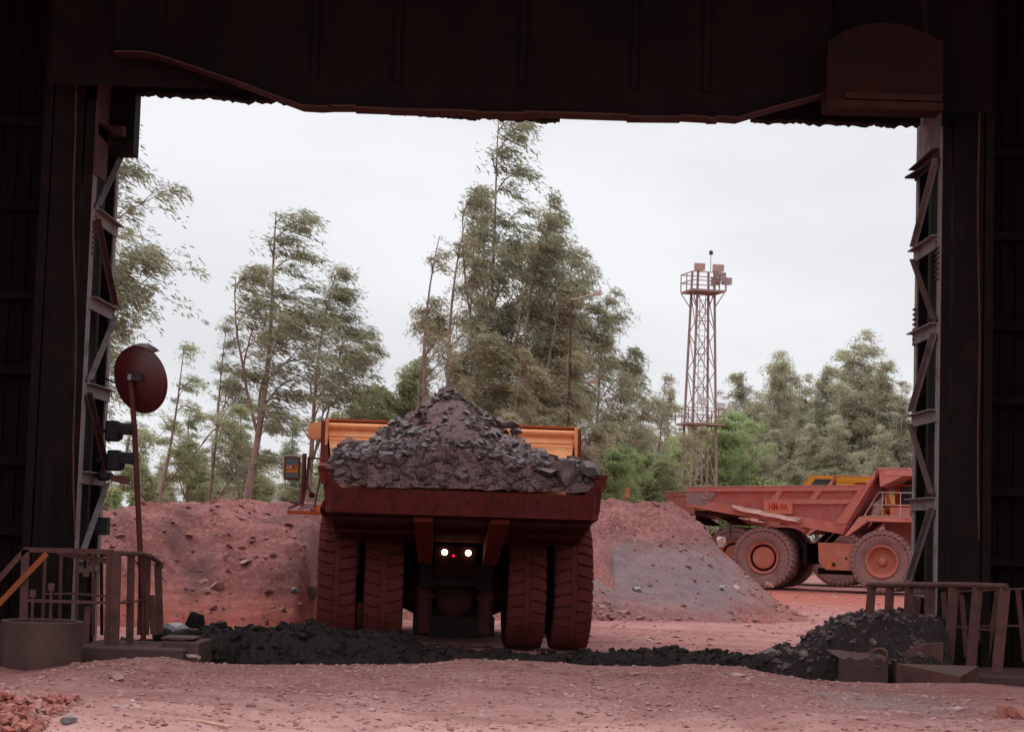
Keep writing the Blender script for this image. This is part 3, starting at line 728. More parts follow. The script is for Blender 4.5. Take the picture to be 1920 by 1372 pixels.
# steel columns ------------------------------------------------------------
ZB = [9.25, 7.68, 6.1, 4.55, 2.98, 1.4]
def column(sx, label):
    X = 7.6 * sx
    c = thing('steel_column', label, 'column', (X, 34.1, 0), 0, 'lattice columns of the opening')
    def bb(name, a, b, m):
        mb = MB(); mb.box((min(a[0], b[0]) , a[1], a[2]), (max(a[0], b[0]), b[1], b[2])); o = mb.build(name, m, c); return o
    # local: x outwards = sx, y along depth 0..2.1
    for (y0, y1, nm) in ((0.0, 0.22, 'chord'), (1.88, 2.10, 'chord')):
        bb(nm, (0, y0, -0.3), (0.03 * sx, y1, 9.75), M_grey_steel)
        mb = MB(); mb.box((min(0.03*sx, 0.2*sx), y0, -.3), (max(0.03*sx, 0.2*sx), y0 + .02, 9.75)); mb.build('chord_web', M_steel_dark, c)
    for z in ZB:
        mb = MB(); mb.box((min(-0.03*sx, 0.0), 0.01, z - .11), (max(-0.03*sx, 0.0), 2.11, z + .11))
        mb.box((min(-0.15*sx, -0.03*sx), 0.01, z + .09), (max(-0.15*sx, -0.03*sx), 2.11, z + .11)); mb.build('batten', M_grey_steel if z < 9 else M_flange, c)
    for k in range(5):
        z0, z1 = ZB[k+1] + .12, ZB[k] - .12
        if k % 2 == (0 if sx > 0 else 1): a, b = (0.1, z1), (2.0, z0)
        else: a, b = (0.1, z0), (2.0, z1)
        mb = MB(); x = -0.035 * sx
        mb.bar((x, a[0], a[1]), (x, b[0], b[1]), 0.02, 0.13, (0, 0, 1))
        mb.bar((x - .05*sx, a[0], a[1] + .06), (x - .05*sx, b[0], b[1] + .06), 0.09, 0.015, (0, 0, 1))
        mb.build('lacing_bar', M_rail if k % 2 else M_grey_steel, c)
    # dark closed box behind the lattice
    mb = MB(); mb.box((min(0.24*sx, 0.78*sx), 0.0, -.3), (max(0.24*sx, 0.78*sx), 2.1, 13.1)); mb.build('column_casing', M_steel_dark, c)
    mb = MB(); mb.box((min(0.8*sx, 0.95*sx), -0.05, -.3), (max(0.8*sx, 0.95*sx), 0.1, 13.1)); mb.build('casing_edge', M_flange if False else M_steel_dark, c)
    for (yy, z0) in ((0.11, 7.0), (1.99, 5.9 if sx < 0 else 6.0)):
        mb = MB()
        for i in range(8):
            for dy in (-.05, .05):
                mb.tube([(0, yy + dy, z0 + i * .095), (-0.045 * sx, yy + dy, z0 + i * .095)], 0.022, 6)
        mb.build('splice_bolts', M_rail, c)
    return c
cl = column(-1, 'lattice steel column at the left edge of the opening')
cr_ = column(1, 'lattice steel column at the right edge of the opening')
# pale gusset and pointed bracket at the top of the right column
mb = MB(); a = W(1726, 232, 36.0) - cr_.location; 
mb.box((-0.02, 0.0, 9.2), (0.0, 2.0, 10.6)); mb.build('gusset_plate', M_grey_steel, cr_)
mb = MB(); mb.hexa([(-.03, .1, 9.18), (-.03, 2.1, 9.18), (-.22, 2.1, 9.18), (-.03, .1, 9.18)], [(-.03, .1, 9.22), (-.03, 2.1, 9.22), (-.22, 2.1, 9.22), (-.03, .1, 9.22)]); mb.build('bracket', M_steel_dark, cr_)
mb = MB(); mb.box((-0.0, -0.12, 8.4), (0.03, 0.9, 11.0)); mb.build('gusset_plate', M_flange, cl)
# vertical pipes and cabinets on the dark walls
for (px, y0, y1, rr, lab) in ((88, 850, 1035, .09, 'dark vertical pipe on the left wall beside the column'),):
    mb = MB(); mb.tube([W(px, y0, 33.6), W(px - 8, y1, 33.6)], rr, 10); tag(mb.build('wall_pipe', M_steel_dark, None, True), lab, 'pipe')
for (px, dx, lab) in ((140, 3, 'thin dark cable running down the left column casing'), (1835, 2, 'thin dark cable running down the right column casing')):
    mb = MB(); mb.tube([W(px + dx * math.sin(k * 1.3), 60 + k * 95, 33.95) for k in range(11)], .018, 5)
    tag(mb.build('cable', M_rail, None, True), lab, 'cable')
# dust chute at the top right
ch = thing('dust_chute', 'dim red rounded steel chute under the roof at the top right', 'chute', W(1660, 130, 32.3))
w = (W(1770, 130, 32.3) - W(1553, 130, 32.3)).length / 2; z0 = W(1660, 205, 32.3).z - ch.location.z; z1 = W(1660, 75, 32.3).z - ch.location.z
poly = [(-w, z0), (w, z0), (w, z1)] + [(w * (1 - 2 * t), z1 + .30 * math.sin(math.pi * t)) for t in (0.1, .25, .4, .55, .7, .85)] + [(-w, z1 - .05)]
mb = MB(); mb.prism(poly, 0, 0.6); fixn(mb.build('chute_body', mat('chute_red', [(0.012, 0.005, 0.004), (0.03, 0.007, 0.005)], 1.2, 0.8), ch))
mb = MB(); mb.box((-w, -.04, z0), (w, -.002, z0 + .13)); mb.box((-w + .3, -.05, z0 + .16), (w - .02, -.002, z0 + .27)); mb.build('chute_rim', mat('chute_rim_red', [(0.05, 0.018, 0.015), (0.032, 0.012, 0.010)], 2, .9), ch)
mb = MB(); mb.tube([(w - .25, .2, z1 + .1), (w - .35, .2, z1 + 1.2)], .07, 8); mb.build('chute_pipe', M_steel_dark, ch)

# ------------------------------------------------------------------ RAILINGS
def pbar(mb, p, q, w=.07, h=.07): mb.bar(W(*p), W(*q), w, h, (0, 1, 0))
rl = thing('railing', 'left steel railing with bent pipe handrail above the concrete kerb', 'railing', W(215, 1225, 32.4), 0, 'railings beside the hopper')
def rb(name, bars, m, tubes=(), par=None, n=8):
    mb = MB()
    for b_ in bars: pbar(mb, *b_)
    for pts, rad in tubes: mb.tube([W(*p) for p in pts], rad, n)
    par = par or rl
    mb.V = [tuple(Vector(v) - par.location) for v in mb.V]
    return mb.build(name, m, par, bool(tubes))
rb('top_rail', [((45, 1030, 32.4), (212, 1034, 32.4), .08, .06)], M_rail)
rb('handrail', [], M_rail, [([(212, 1036, 32.3), (265, 1038, 32.7), (283, 1043, 33.1), (297, 1053, 33.5), (302, 1062, 33.8)], .043)])
rb('mid_rail', [((50, 1125, 32.4), (210, 1130, 32.4), .05, .07)], M_rail)
rb('mid_rail', [((83, 1113, 32.9), (140, 1112, 32.9), .03, .1), ((140, 1112, 32.9), (205, 1118, 32.9), .03, .1)], M_rail)
rb('mid_rail', [((222, 1130, 32.5), (240, 1130, 32.6), .03, .07), ((240, 1130, 32.6), (275, 1122, 33.2), .03, .07)], M_rail)
for (a, b, w_, D) in (((48, 1030), (44, 1182), .13, 32.4), ((206, 1036), (200, 1226), .1, 32.38), ((219, 1037), (214, 1222), .15, 32.3), ((246, 1040), (243, 1210), .12, 32.7),
                      ((272, 1043), (268, 1190), .2, 33.2), ((296, 1055), (300, 1188), .12, 33.6), ((284, 1115), (288, 1188), .1, 33.3)):
    rb('post', [((*a, D), (*b, D), w_, .06)], M_rail)
rb('brace', [((-20, 1105, 32.4), (48, 1030, 32.4), .09, .06)], M_rail)
rb('brace', [((-10, 1140, 32.35), (88, 1037, 32.35), .09, .05)], M_orange_bar)
rb('brace', [((110, 1036, 32.6), (205, 1052, 32.5), .09, .05)], M_rail)
rb('brace', [((165, 1135, 32.5), (160, 1225, 32.5), .1, .05)], M_rail)
for k in range(9):
    x = 85 + k * 15
    rb('slat', [((x, 1038, 33.3), (x - 6 + k, 1190, 33.3), .055, .03)], M_steel_dark if k % 2 else M_rail)
mb = MB(); a = W(163, 1058, 32.5); mb.box((a.x - .05, 32.44, a.z - .2), (a.x + .05, 32.5, a.z - .06)); mb.tube([a + Vector((0, 0, -.06)), a + Vector((0, 0, .05))], .015, 6)
tag(mb.build('padlock', M_rail), 'small padlock tag hanging on the left railing', 'padlock')

rr = thing('railing', 'right steel railing with leaning flat posts and round handrail', 'railing', W(1880, 1257, 32.1), 0, 'railings beside the hopper')
rb('handrail', [], M_rail, [([(1626, 1096, 34.3), (1700, 1096, 33.7), (1800, 1096, 32.9), (1888, 1099, 32.1)], .052)], rr)
for (a, b, D, w_) in (((1635, 1098), (1624, 1222), 34.25, .15), ((1669, 1098), (1663, 1208), 34.0, .15), ((1705, 1099), (1701, 1210), 33.7, .15), ((1744, 1099), (1741, 1212), 33.4, .17),
                  ((1788, 1101), (1778, 1245), 33.0, .17), ((1833, 1101), (1820, 1250), 32.6, .17), ((1884, 1103), (1869, 1258), 32.15, .18)):
    rb('post', [((*a, D), (*b, D - .02), w_, .05)], M_rail, (), rr)
rb('mid_rail', [((1627, 1157, 34.3), (1700, 1163, 33.7), .03, .06), ((1700, 1163, 33.7), (1790, 1174, 33.0), .03, .06), ((1790, 1174, 33.0), (1878, 1183, 32.2), .03, .06)], M_rail, (), rr)
rb('rear_rail', [((1712, 1112, 34.6), (1880, 1104, 33.6), .03, .09), ((1880, 1104, 33.6), (1945, 1102, 33.3), .03, .09)], M_rail, (), rr)
rb('rear_rail', [((1800, 1174, 34.2), (1945, 1172, 33.4), .03, .08)], M_rail, (), rr)
for (a, b) in (((1768, 1110), (1776, 1230)), ((1802, 1110), (1812, 1232)), ((1870, 1108), (1850, 1235)), ((1908, 1104), (1922, 1240)), ((1722, 1118), (1716, 1200)), ((1835, 1180), (1852, 1238))):
    rb('rear_post', [((*a, 34.1), (*b, 34.1), .09, .04)], M_rail, (), rr)

# kerbs, drum and steel plates
def blk(name, pts, D0, D1, z1, m, lab, cat, z0=-0.4):
    """pts: pixel x range; front depth D0, back D1"""
    mb = MB(); a = W(pts[0], 1200, D0); b = W(pts[1], 1200, D0)
    mb.box((a.x, D0, z0), (b.x, D1, z1)); o = mb.build(name, m)
    bv = o.modifiers.new('bevel', 'BEVEL'); bv.width = 0.03; bv.segments = 2
    return tag(o, lab, cat)
blk('kerb_block', (138, 345), 31.7, 33.7, 0.17, M_conc, 'low concrete kerb platform under the left railing', 'kerb')
mb = MB(); a = W(330, 1240, 31.75); b = W(372, 1240, 31.75); zt_ = .27
mb.hexa([(a.x, 31.9, -.4), (b.x, 31.8, -.4), (b.x, 33.4, -.4), (a.x, 33.4, -.4)], [(a.x - .35, 32.3, zt_), (b.x - .06, 32.1, zt_), (b.x - .03, 33.3, zt_), (a.x - .35, 33.3, zt_)])
o = mb.build('concrete_block', M_conc); bv = o.modifiers.new('bevel', 'BEVEL'); bv.width = .03; bv.segments = 2
tag(o, 'sloping concrete end block beside the black boulders', 'concrete block')
mb = MB(); a = W(308, 1190, 32.6); mb.box((a.x, 32.3, .30), (a.x + .55, 33.1, .325)); mb.box((a.x + .15, 32.25, .29), (a.x + .42, 32.5, .298)); tag(mb.build('steel_plate', M_rail), 'small steel plate lying on the sloping concrete block', 'steel plate')
dr = thing('concrete_ring', 'large round concrete ring standing at the left edge', 'concrete ring', W(75, 1250, 30.9))
rad = 75 / 116.0
zt_ = W(75, 1163, 31).z - dr.location.z
mb = MB(); mb.lathe([(-.3, rad * .9), (-.3, rad), (zt_, rad), (zt_ + .012, rad - .02), (zt_, rad - .09), (-.2, rad - .09)], 48, axis='z'); fixn(mb.build('ring_wall', M_conc, dr, True))
for (a, b) in (((62, 1112), (60, 1165)), ((96, 1100), (95, 1165))):
    p = W(*a, 31.2); q = W(*b, 31.2); pm = MB(); pm.tube([q - Vector((0, 0, .3)), p], .024, 8); pm.bar(p - Vector((0, 0, .06)), p + Vector((0, 0, .06)), .09, .06, (0, 1, 0))
    tag(pm.build('marker_peg', M_rail), 'short steel peg standing inside the concrete ring, ' + ('left one' if a[0] == 62 else 'right one with a square head'), 'peg')
# right
ck = MB(); c0 = W(1572, 1280, 31.7); c1 = W(1672, 1280, 31.4); arc = []
zt_ = W(1600, 1233, 31.7).z
n = 10
for i in range(n + 1):
    t = i / n; x = c0.x + (c1.x - c0.x) * t; y = 31.75 - .28 * math.sin(math.pi * (t * .9 + .05)); arc.append((x, y))
vs = [(x, y, -.5) for x, y in arc] + [(x, y, zt_ + .03 * math.sin(4 * i)) for i, (x, y) in enumerate(arc)] + [(x, 33.0, zt_ + .05) for x, y in arc]
k = n + 1; ck.add(vs, [(i, i+1, k+i+1, k+i) for i in range(n)] + [(k+i, k+i+1, 2*k+i+1, 2*k+i) for i in range(n)] + [(n, 2*k+n, k+n)])
ck.add([(arc[-1][0], arc[-1][1], -.5), (arc[-1][0], 33, -.5), (arc[-1][0], 33, zt_ + .05), (arc[-1][0], arc[-1][1], zt_)], [(0, 1, 2, 3)])
tag(ck.build('curved_kerb', M_conc, None, True, 40), 'curved concrete kerb at the foot of the right rubble heap', 'kerb')
mb = MB(); p = W(1674, 1262, 31.9); q = W(1802, 1280, 30.9)
mb.hexa([(p.x, 31.6, -.5), (q.x, 30.95, -.5), (q.x + .5, 31.6, -.5), (p.x, 33, -.5)], [(p.x, 31.6, W(1675, 1243, 31.6).z), (q.x, 30.95, W(1800, 1268, 30.95).z), (q.x + .5, 31.8, W(1900, 1250, 31.8).z), (p.x, 33, .2)])
fixn(mb.build('steel_beam', M_rail)); tag(bpy.data.objects[mb and 'steel_beam'], 'long steel beam slanting along the ground below the right railing', 'beam')
mb = MB(); pts = [(1690, 1222), (1712, 1214), (1735, 1206), (1766, 1205)]
P_ = [W(a, b, 32.6) for a, b in pts]
for p, q in zip(P_[:-1], P_[1:]):
    mb.hexa([(p.x, 32.5, 0.05), (q.x, 32.5, 0.05), (q.x, 33.6, .05), (p.x, 33.6, .05)], [(p.x, 32.5, p.z), (q.x, 32.5, q.z), (q.x, 33.6, q.z), (p.x, 33.6, p.z)])
tag(mb.build('buckled_plate', M_rail), 'buckled steel plate between the right railing and the curved kerb', 'steel plate')
mb = MB()
for k in range(3):
    c = W(1652 - 3 * k, 1226 + 2 * k, 31.7 - .05 * k); rr_ = .11 + .02 * k
    mb.tube([c + Vector((rr_ * math.cos(t), -.05 * math.sin(t), rr_ * .9 * math.sin(t))) for t in np.linspace(0, 6.28, 18)], .013, 5)
mb.tube([W(1645, 1236, 31.6), W(1636, 1246, 31.55), W(1648, 1250, 31.5)], .012, 5)
tag(mb.build('rope_coil', M_rope, None, True), 'reddish coil of rope lying on the curved kerb', 'rope')
blk('kerb_platform', (1700, 2050), 31.9, 34.2, 0.14, M_conc, 'low concrete platform under the right railing', 'kerb')

# ------------------------------------------------------------------ MIRROR, LIGHTS by the left column
mr_ = thing('convex_mirror', 'tilted round traffic mirror with dark red back on a leaning pole', 'mirror', W(269, 1200, 33.0))
L0 = mr_.location
C = W(262, 712, 33.0) - L0
nrm = Vector((0.50, 0.82, 0.26)).normalized()      # reflecting side looks away from us
rotq = nrm.to_track_quat('Z', 'Y').to_matrix()
Rd = 0.585
mb = MB(); prof = [(-0.20 + 0.20 * (r_ / Rd) ** 2, r_) for r_ in np.linspace(0.001, Rd, 12)]
mb.lathe(prof + [(0.03, Rd + .01), (0.04, Rd + .005)], 48, axis='z'); mb.V = [tuple(rotq @ Vector(v) + C) for v in mb.V]
mb.build('mirror_back', M_dish, mr_, True, 60)
mb = MB(); mb.lathe([(0.015 + .04 * (1 - (r_ / Rd) ** 2), r_) for r_ in np.linspace(0.001, Rd - .015, 8)], 48, axis='z'); mb.V = [tuple(rotq @ Vector(v) + C) for v in mb.V]
mg = bpy.data.materials.new('mirror_glass'); mg.use_nodes = True; mg.node_tree.nodes['Principled BSDF'].inputs['Metallic'].default_value = 1; mg.node_tree.nodes['Principled BSDF'].inputs['Roughness'].default_value = .08
mb.build('mirror_face', mg, mr_, True, 60)
mb = MB(); mb.lathe([(0.0, Rd + .012), (0.16, Rd + .03), (0.165, Rd + .015)], 20, axis='z', a0=R(20), a1=R(130)); mb.V = [tuple(rotq @ Vector(v) + C) for v in mb.V]
mb.build('visor', M_dish, mr_, True, 60)
mb = MB(); mb.tube([W(244, 705, 32.75) - L0, W(252, 800, 32.9) - L0, W(266, 1100, 33) - L0, W(269, 1200, 33) - L0], .048, 12); mb.build('pole', M_rail if False else mat('pole_red', [(0.055, 0.014, 0.012), (0.09, 0.028, 0.024)], 2, .7), mr_, True)
mb = MB(); c = W(244, 708, 32.7) - L0; mb.box((c.x - .03, c.y - .03, c.z - .05), (c.x + .22, c.y + .2, c.z + .06)); mb.build('clamp', M_black, mr_)
mb = MB(); mb.box((c.x - .035, c.y - .045, c.z - .04), (c.x + .025, c.y - .031, c.z + .06)); mb.build('clamp_bolt', M_grey_steel, mr_)
mb = MB(); mb.tube([W(198, 710, 33.6) - L0, W(215, 717, 33.3) - L0, C - rotq @ Vector((0, 0, .1))], .02, 6); mb.build('arm', M_black, mr_, True)
for k, (yc, lab) in enumerate(((808, 'upper'), (863, 'lower'))):
    s = thing('signal_lamp', lab + ' black hooded signal lamp seen from the side on the left column', 'signal lamp', W(212 + 3*k, yc, 35.2), 0, 'signal lamps on the left column')
    mb = MB(); mb.box((-.12, -.16, -.19), (.12, .16, .19)); o = mb.build('housing', M_black, s); bv = o.modifiers.new('b', 'BEVEL'); bv.width = .03
    mb = MB(); mb.lathe([(.1, .15), (.16, .165), (.16, .15), (.1, .14)], 20, axis='x'); mb.build('bezel', M_black, s)
    mb = MB(); mb.lathe([(.13, .16), (.42, .165)], 14, axis='x', a0=R(-20), a1=R(200)); 
    mb.V = [(v[0], v[1], v[2]) if v[0] < .3 else (v[0] - .16 * max(0, (.12 - v[2]) / .28), v[1], v[2]) for v in mb.V]; mb.build('visor', M_black, s, True)
    mb = MB(); mb.box((-.35, -.02, -.03), (-.1, .02, .03)); mb.build('mounting_arm', M_black, s)
fl = thing('floodlight', 'dark floodlight pointing right below the two signal lamps', 'floodlight', W(195, 895, 35.0))
mb = MB(); mb.lathe([(-.1, .08), (.0, .16), (.1, .17), (.16, .14), (.18, .02)], 16, axis='z'); mb.V = [(v[0], v[1], v[2] * .6) for v in mb.V]; mb.build('lamp_body', M_black, fl, True)
mb = MB(); mb.hexa([(.14, -.1, -.06), (.14, .1, -.06), (.14, .1, .06), (.14, -.1, .06)], [(.45, -.13, -.12), (.45, .13, -.12), (.45, .13, .04), (.45, -.13, .04)]); mb.build('hood', mat('rusty_hood', [(0.10, 0.035, 0.025), (0.14, 0.06, 0.05)], 3, .8), fl)
mb = MB(); a = W(192, 985, 35.3); mb.box((a.x - .12, 35.2, a.z - .17), (a.x + .1, 35.5, a.z + .15)); tag(mb.build('junction_box', M_black), 'black junction box low on the left column', 'junction box')

# ------------------------------------------------------------------ TYRES
TW = 0.36   # half width
def tyre_mesh():
    mb = MB(); Rr = 1.27
    prof = [(-.27, .68), (-.31, .74), (-.35, .95), (-.365, 1.08), (-.355, 1.18), (-.33, Rr - .02), (-.2, Rr), (.2, Rr), (.33, Rr - .02), (.355, 1.18), (.365, 1.08), (.35, .95), (.31, .74), (.27, .68)]
    mb.lathe(prof, 72)
    mb.lathe([(.27, .68), (-.27, .68)], 48)
    mb.lathe([(-.055, 1.26), (-.055, 1.325), (.055, 1.325), (.055, 1.26)], 72)
    n = 34; pitch = 2 * math.pi / n
    for s in (-1, 1):
        for i in range(n):
            a = i * pitch + (pitch / 2 if s > 0 else 0)
            rows = [(0.062, 1.330, .05), (0.16, 1.332, .10), (0.22, 1.33, .17), (0.29, 1.322, .27), (.352, 1.295, .38), (.375, 1.17, .45)]
            w_ = pitch * 0.80
            vs = []
            for (y, r_, sh) in rows:
                ac = a + sh * pitch; ww = w_ * (1.0 if y < .3 else .82)
                for (rr2, aa) in ((r_, ac - ww/2), (r_, ac + ww/2), (r_ - .07, ac + ww/2 + .006), (r_ - .07, ac - ww/2 - .006)):
                    vs.append((rr2 * math.cos(aa), s * y, rr2 * math.sin(aa)))
            fs = [(0, 1, 2, 3)]
            for k in range(len(rows) - 1):
                for j in range(4): fs.append((4*k + j, 4*k + (j+1) % 4, 4*(k+1) + (j+1) % 4, 4*(k+1) + j))
            fs.append(tuple(4*(len(rows)-1) + j for j in (3, 2, 1, 0)))
            mb.add(vs, fs)
    me = bpy.data.meshes.new('tyre'); me.from_pydata(mb.V, [], mb.F); me.materials.append(M_tyre)
    me.polygons.foreach_set('use_smooth', [True] * len(me.polygons)); me.set_sharp_from_angle(angle=R(28))
    import bmesh
    bm = bmesh.new(); bm.from_mesh(me); bmesh.ops.recalc_face_normals(bm, faces=bm.faces); bm.to_mesh(me); bm.free()
    return me
TYRE = tyre_mesh()
def lmesh(name, prof, m, n=40):
    mb = MB(); mb.lathe(prof, n)
    me = bpy.data.meshes.new(name); me.from_pydata(mb.V, [], mb.F); me.materials.append(m)
    me.polygons.foreach_set('use_smooth', [True] * len(me.polygons)); me.set_sharp_from_angle(angle=R(30)); return me
# outer side is -y
def rim_meshes(m):
    rear = lmesh('rim', [(-.34, .69), (-.35, .66), (-.31, .63), (-.30, .58), (-.05, .56), (-.05, .50)], m)
    rear_d = lmesh('hub', [(-.05, .49), (-.20, .475), (-.25, .45), (-.265, .30), (-.26, .001)], m)
    front = lmesh('rim', [(-.34, .70), (-.36, .66), (-.32, .60), (-.22, .56), (-.12, .50), (-.08, .30), (-.10, .18)], m)
    front_d = lmesh('hub', [(-.10, .19), (-.2, .17), (-.25, .12), (-.27, .001)], m)
    return rear, rear_d, front, front_d
RIM_O = rim_meshes(M_rim)
M_rimgap = M_under
GAP = lmesh('rim_recess', [(-.10, .57), (-.10, .49)], M_under)
def wheel(parent, x, y, side, kind, sc=1.0, rims=RIM_O, outer=True, tm_=None):
    """side -1 = right"""
    w_ = bpy.data.objects.new('wheel', None); COL.objects.link(w_); w_.parent = parent; w_.empty_display_size = .2
    w_.location = (x, y, 1.33 * sc); w_.scale = (sc, 1, sc)
    if side > 0: w_.rotation_euler = (0, 0, math.pi)
    def part(name, me):
        o = bpy.data.objects.new(name, me); COL.objects.link(o); o.parent = w_; o.rotation_euler = (0, random.uniform(0, 6), 0); return o
    to = part('tyre', TYRE)
    if tm_: to.material_slots[0].link = 'OBJECT'; to.material_slots[0].material = tm_
    if outer or kind == 'front':
        if kind == 'rear': part('rim', rims[0]); part('hub', rims[1]); part('rim_recess', GAP)
        else: part('rim', rims[2]); part('hub', rims[3])
    if kind == 'front' :
        mb = MB()
        for i in range(16):
            a = 2 * math.pi * i / 16; mb.tube([(.42 * math.cos(a), -.085, .42 * math.sin(a)), (.42 * math.cos(a), -.14, .42 * math.sin(a))], .025, 6)
        mb.build('wheel_nuts', M_rim, w_)
    return w_

# ------------------------------------------------------------------ HAUL TRUCK
def make_truck(label, loc, rz, prm, group='haul trucks'):
    T = thing('haul_truck', label, 'haul truck', loc, rz, group)
    g = prm.get
    TB, TF, TT, RF, C, BF, deck = prm['TB'], prm['TF'], prm['TT'], prm['RF'], prm['C'], prm['BF'], prm['deck']
    Mb, Mp, Mi, Mt = prm['body'], prm['panel'], prm['inside'], prm['tail']
    sc = prm['wheel']
    xt, xr, xc, xb = -3.4, 4.25, 4.85, 3.35      # tail, rail front, canopy start, body bottom front
    xe = prm.get('xe', 7.9)
    def zbot(x): return TB + (BF - TB) * (x - xt) / (xb - xt)
    def ztop(x): return TT + (RF - TT) * (x - xt) / (xr - xt)
    def hw(x, z):
        yt = prm.get('yt0', 2.56) + prm.get('flare', .22) * (x - xt) / (xc - xt); yb = min(2.42, prm.get('yt0', 2.56) - .06) - 0.12 * (x - xt) / (xb - xt)
        t = (z - zbot(min(x, xb))) / max(.2, ztop(min(x, xr)) - zbot(min(x, xb)))
        return yb + (yt - yb) * min(max(t, 0), 1)
    body = bpy.data.objects.new('dump_body', None); COL.objects.link(body); body.parent = T
    def sidepoly(name, poly, off, th, m, s):
        mb = MB(); n = len(poly)
        a = [(x, s * (hw(x, z) + off), z) for x, z in poly]; b = [(x, s * (hw(x, z) + off + th), z) for x, z in poly]
        mb.add(a + b, [tuple(range(n)), tuple(reversed(range(n, 2*n)))] + [(i, (i+1) % n, n + (i+1) % n, n + i) for i in range(n)])
        return fixn(mb.build(name, m, body))
    for s in (-1, 1):
        sidepoly('side_wall', [(xt, TB), (xb, BF), (xc - .1, C - .45), (xc + .0, C - .02), (xr + .05, RF), (xt + .02, TT)], 0, .06, Mp, s)
        sidepoly('top_rail', [(xt + .03, TT - .17), (xr - .1, RF - .2), (xr + .08, RF + .02), (xt + .03, TT + .02)], .061, .10, Mb, s)
        sidepoly('top_rail_cap', [(xt + .0, TT + .021), (xr + .05, RF + .021), (xr + .05, RF + .045), (xt + .0, TT + .045)], -.06, .25, prm.get('cap', M_pale), s)
        sidepoly('bottom_flange', [(xt, TB + .004), (xb, BF + .004), (xb + .18, BF + .42), (xt + .02, TB + .36)], .061, .07, Mb, s)
        # inclined front post following the head wall
        sidepoly('front_post', [(xb - .33, BF + .44), (xb + .17, BF + .44), (xc - .16, C - .5), (xc - .02, C - .03), (xr + .1, RF + .05), (xc - .85, RF - .25)], .062, .10, Mb, s)
        zm0 = TB + .02; 
        xm = 0.0
        zr = (zbot(xm) + ztop(xm)) / 2 + .12
        sidepoly('mid_rail', [(xm, zr - .14), (xb + .2, zr - .05), (xb + .45, zr + .15), (xm, zr + .08)], .062, .09, Mb, s)
        for xx in (0.35, 1.95):
            zz0 = zr + .09; zz1 = ztop(xx + .6) - .19
            sidepoly('side_rib', [(xx, zz0), (xx + .28, zz0), (xx + .28 + .45 * (zz1 - zz0) / .6, zz1), (xx + .45 * (zz1 - zz0) / .6, zz1)], .063, .085, Mb, s)
        xx = 0.0
        sidepoly('side_rib', [(xm, zbot(xm) + .36), (xm + .5, zbot(xm + .5) + .36), (xm + .5, zr - .13), (xm, zr - .15)], .0625, .085, Mb, s)
        sidepoly('tail_plate', [(xt, TB + .1), (xt + .85, TB + .05), (xt + 1.35, TT - .175), (xt + .03, TT - .175)], .064, .075, Mt, s)
    # floor, tail beam, head wall, canopy
    mb = MB(); h0, h1 = hw(xt, TF), hw(xb, BF + .1)
    mb.hexa([(xt + .01, -h0, TF - .05), (xb, -h1, BF + .1), (xb, h1, BF + .1), (xt + .01, h0, TF - .05)], [(xt + .01, -h0, TF), (xb, -h1, BF + .16), (xb, h1, BF + .16), (xt + .01, h0, TF)])
    fixn(mb.build('body_floor', Mp, body))
    mb = MB(); hb = hw(xt, TB) + .02
    mb.hexa([(xt - .03, -hb, TB), (xt - .03, hb, TB), (xt + .2, hb, TB - .02), (xt + .2, -hb, TB - .02)], [(xt - .03, -h0, TF + .015), (xt - .03, h0, TF + .015), (xt + .2, h0, TF + .015), (xt + .2, -h0, TF + .015)])
    fixn(mb.build('tail_beam', prm.get('tailbeam', Mb), body))
    # stepped underside: cross bolsters
    mb = MB()
    for k in range(7):
        x0 = xt + .25 + k * .95; z = zbot(x0 + .3)
        mb.box((x0, -2.25, z - .02), (x0 + .45, 2.25, z + .25))
    mb.box((xt + .3, -2.3, zbot(0) + .12), (-0.2, 2.3, zbot(-1) + .2))
    mb.build('floor_bolsters', prm.get('under', M_under_red), body)
    mb = MB(); yh = 2.74
    mb.hexa([(xb, -2.28, BF), (xb, 2.28, BF), (xb + .08, 2.28, BF), (xb + .08, -2.28, BF)], [(xc - .0, -yh, C - .1), (xc - .0, yh, C - .1), (xc + .08, yh, C - .1), (xc + .08, -yh, C - .1)])
    fixn(mb.build('head_wall', Mi, body))
    mb = MB()
    mb.box((xc - .05, -yh, C - .1), (xe, yh, C - .02))
    for y in (-yh, yh - .12): mb.box((xc + .2, y, C - .3), (xe, y + .12, C - .1))
    mb.box((xe - .08, -yh + .12, C - .3), (xe, yh - .12, C - .1))
    mb.prism([(xc + .02, C - .1), (xc + 1.5, C - .1), (xc + 1.0, C - .32), (xc + .08, C - .78)], -yh + .02, yh - .02)
    fixn(mb.build('canopy', prm.get('canopym', Mb), body))
    mb = MB(); mb.box((xc - .08, -yh - .02, C - .019), (xe + .02, yh + .02, C + .025)); mb.build('canopy_ledge', prm.get('ledge', M_pale), body)
    if prm.get('cback'):
        mb = MB(); z = C - .02
        mb.prism([(xc - 1.75, RF + .02), (xc - 1.15, z), (xc + .1, z), (xc + .1, z - .16), (xc - .95, z - .16), (xc - 1.35, RF + .02)], -yh, -yh + .1); mb.prism([(xc - 1.75, RF + .02), (xc - 1.15, z), (xc + .1, z), (xc + .1, z - .16), (xc - .95, z - .16), (xc - 1.35, RF + .02)], yh - .1, yh)
        mb.box((xc - 1.15, -yh + .1, z - .05), (xc - .05, yh - .1, z)); fixn(mb.build('canopy_frame', M_yellow, body))
        mb = MB(); mb.prism([(xc - 1.36, RF + .03), (xc - .96, z - .17), (xc + .05, z - .17), (xc + .05, RF + .03)], -yh + .12, -yh + .16); fixn(mb.build('gap_shade_panel', M_glass, body))  # dark sheet added to stand for the shaded gap under the canopy
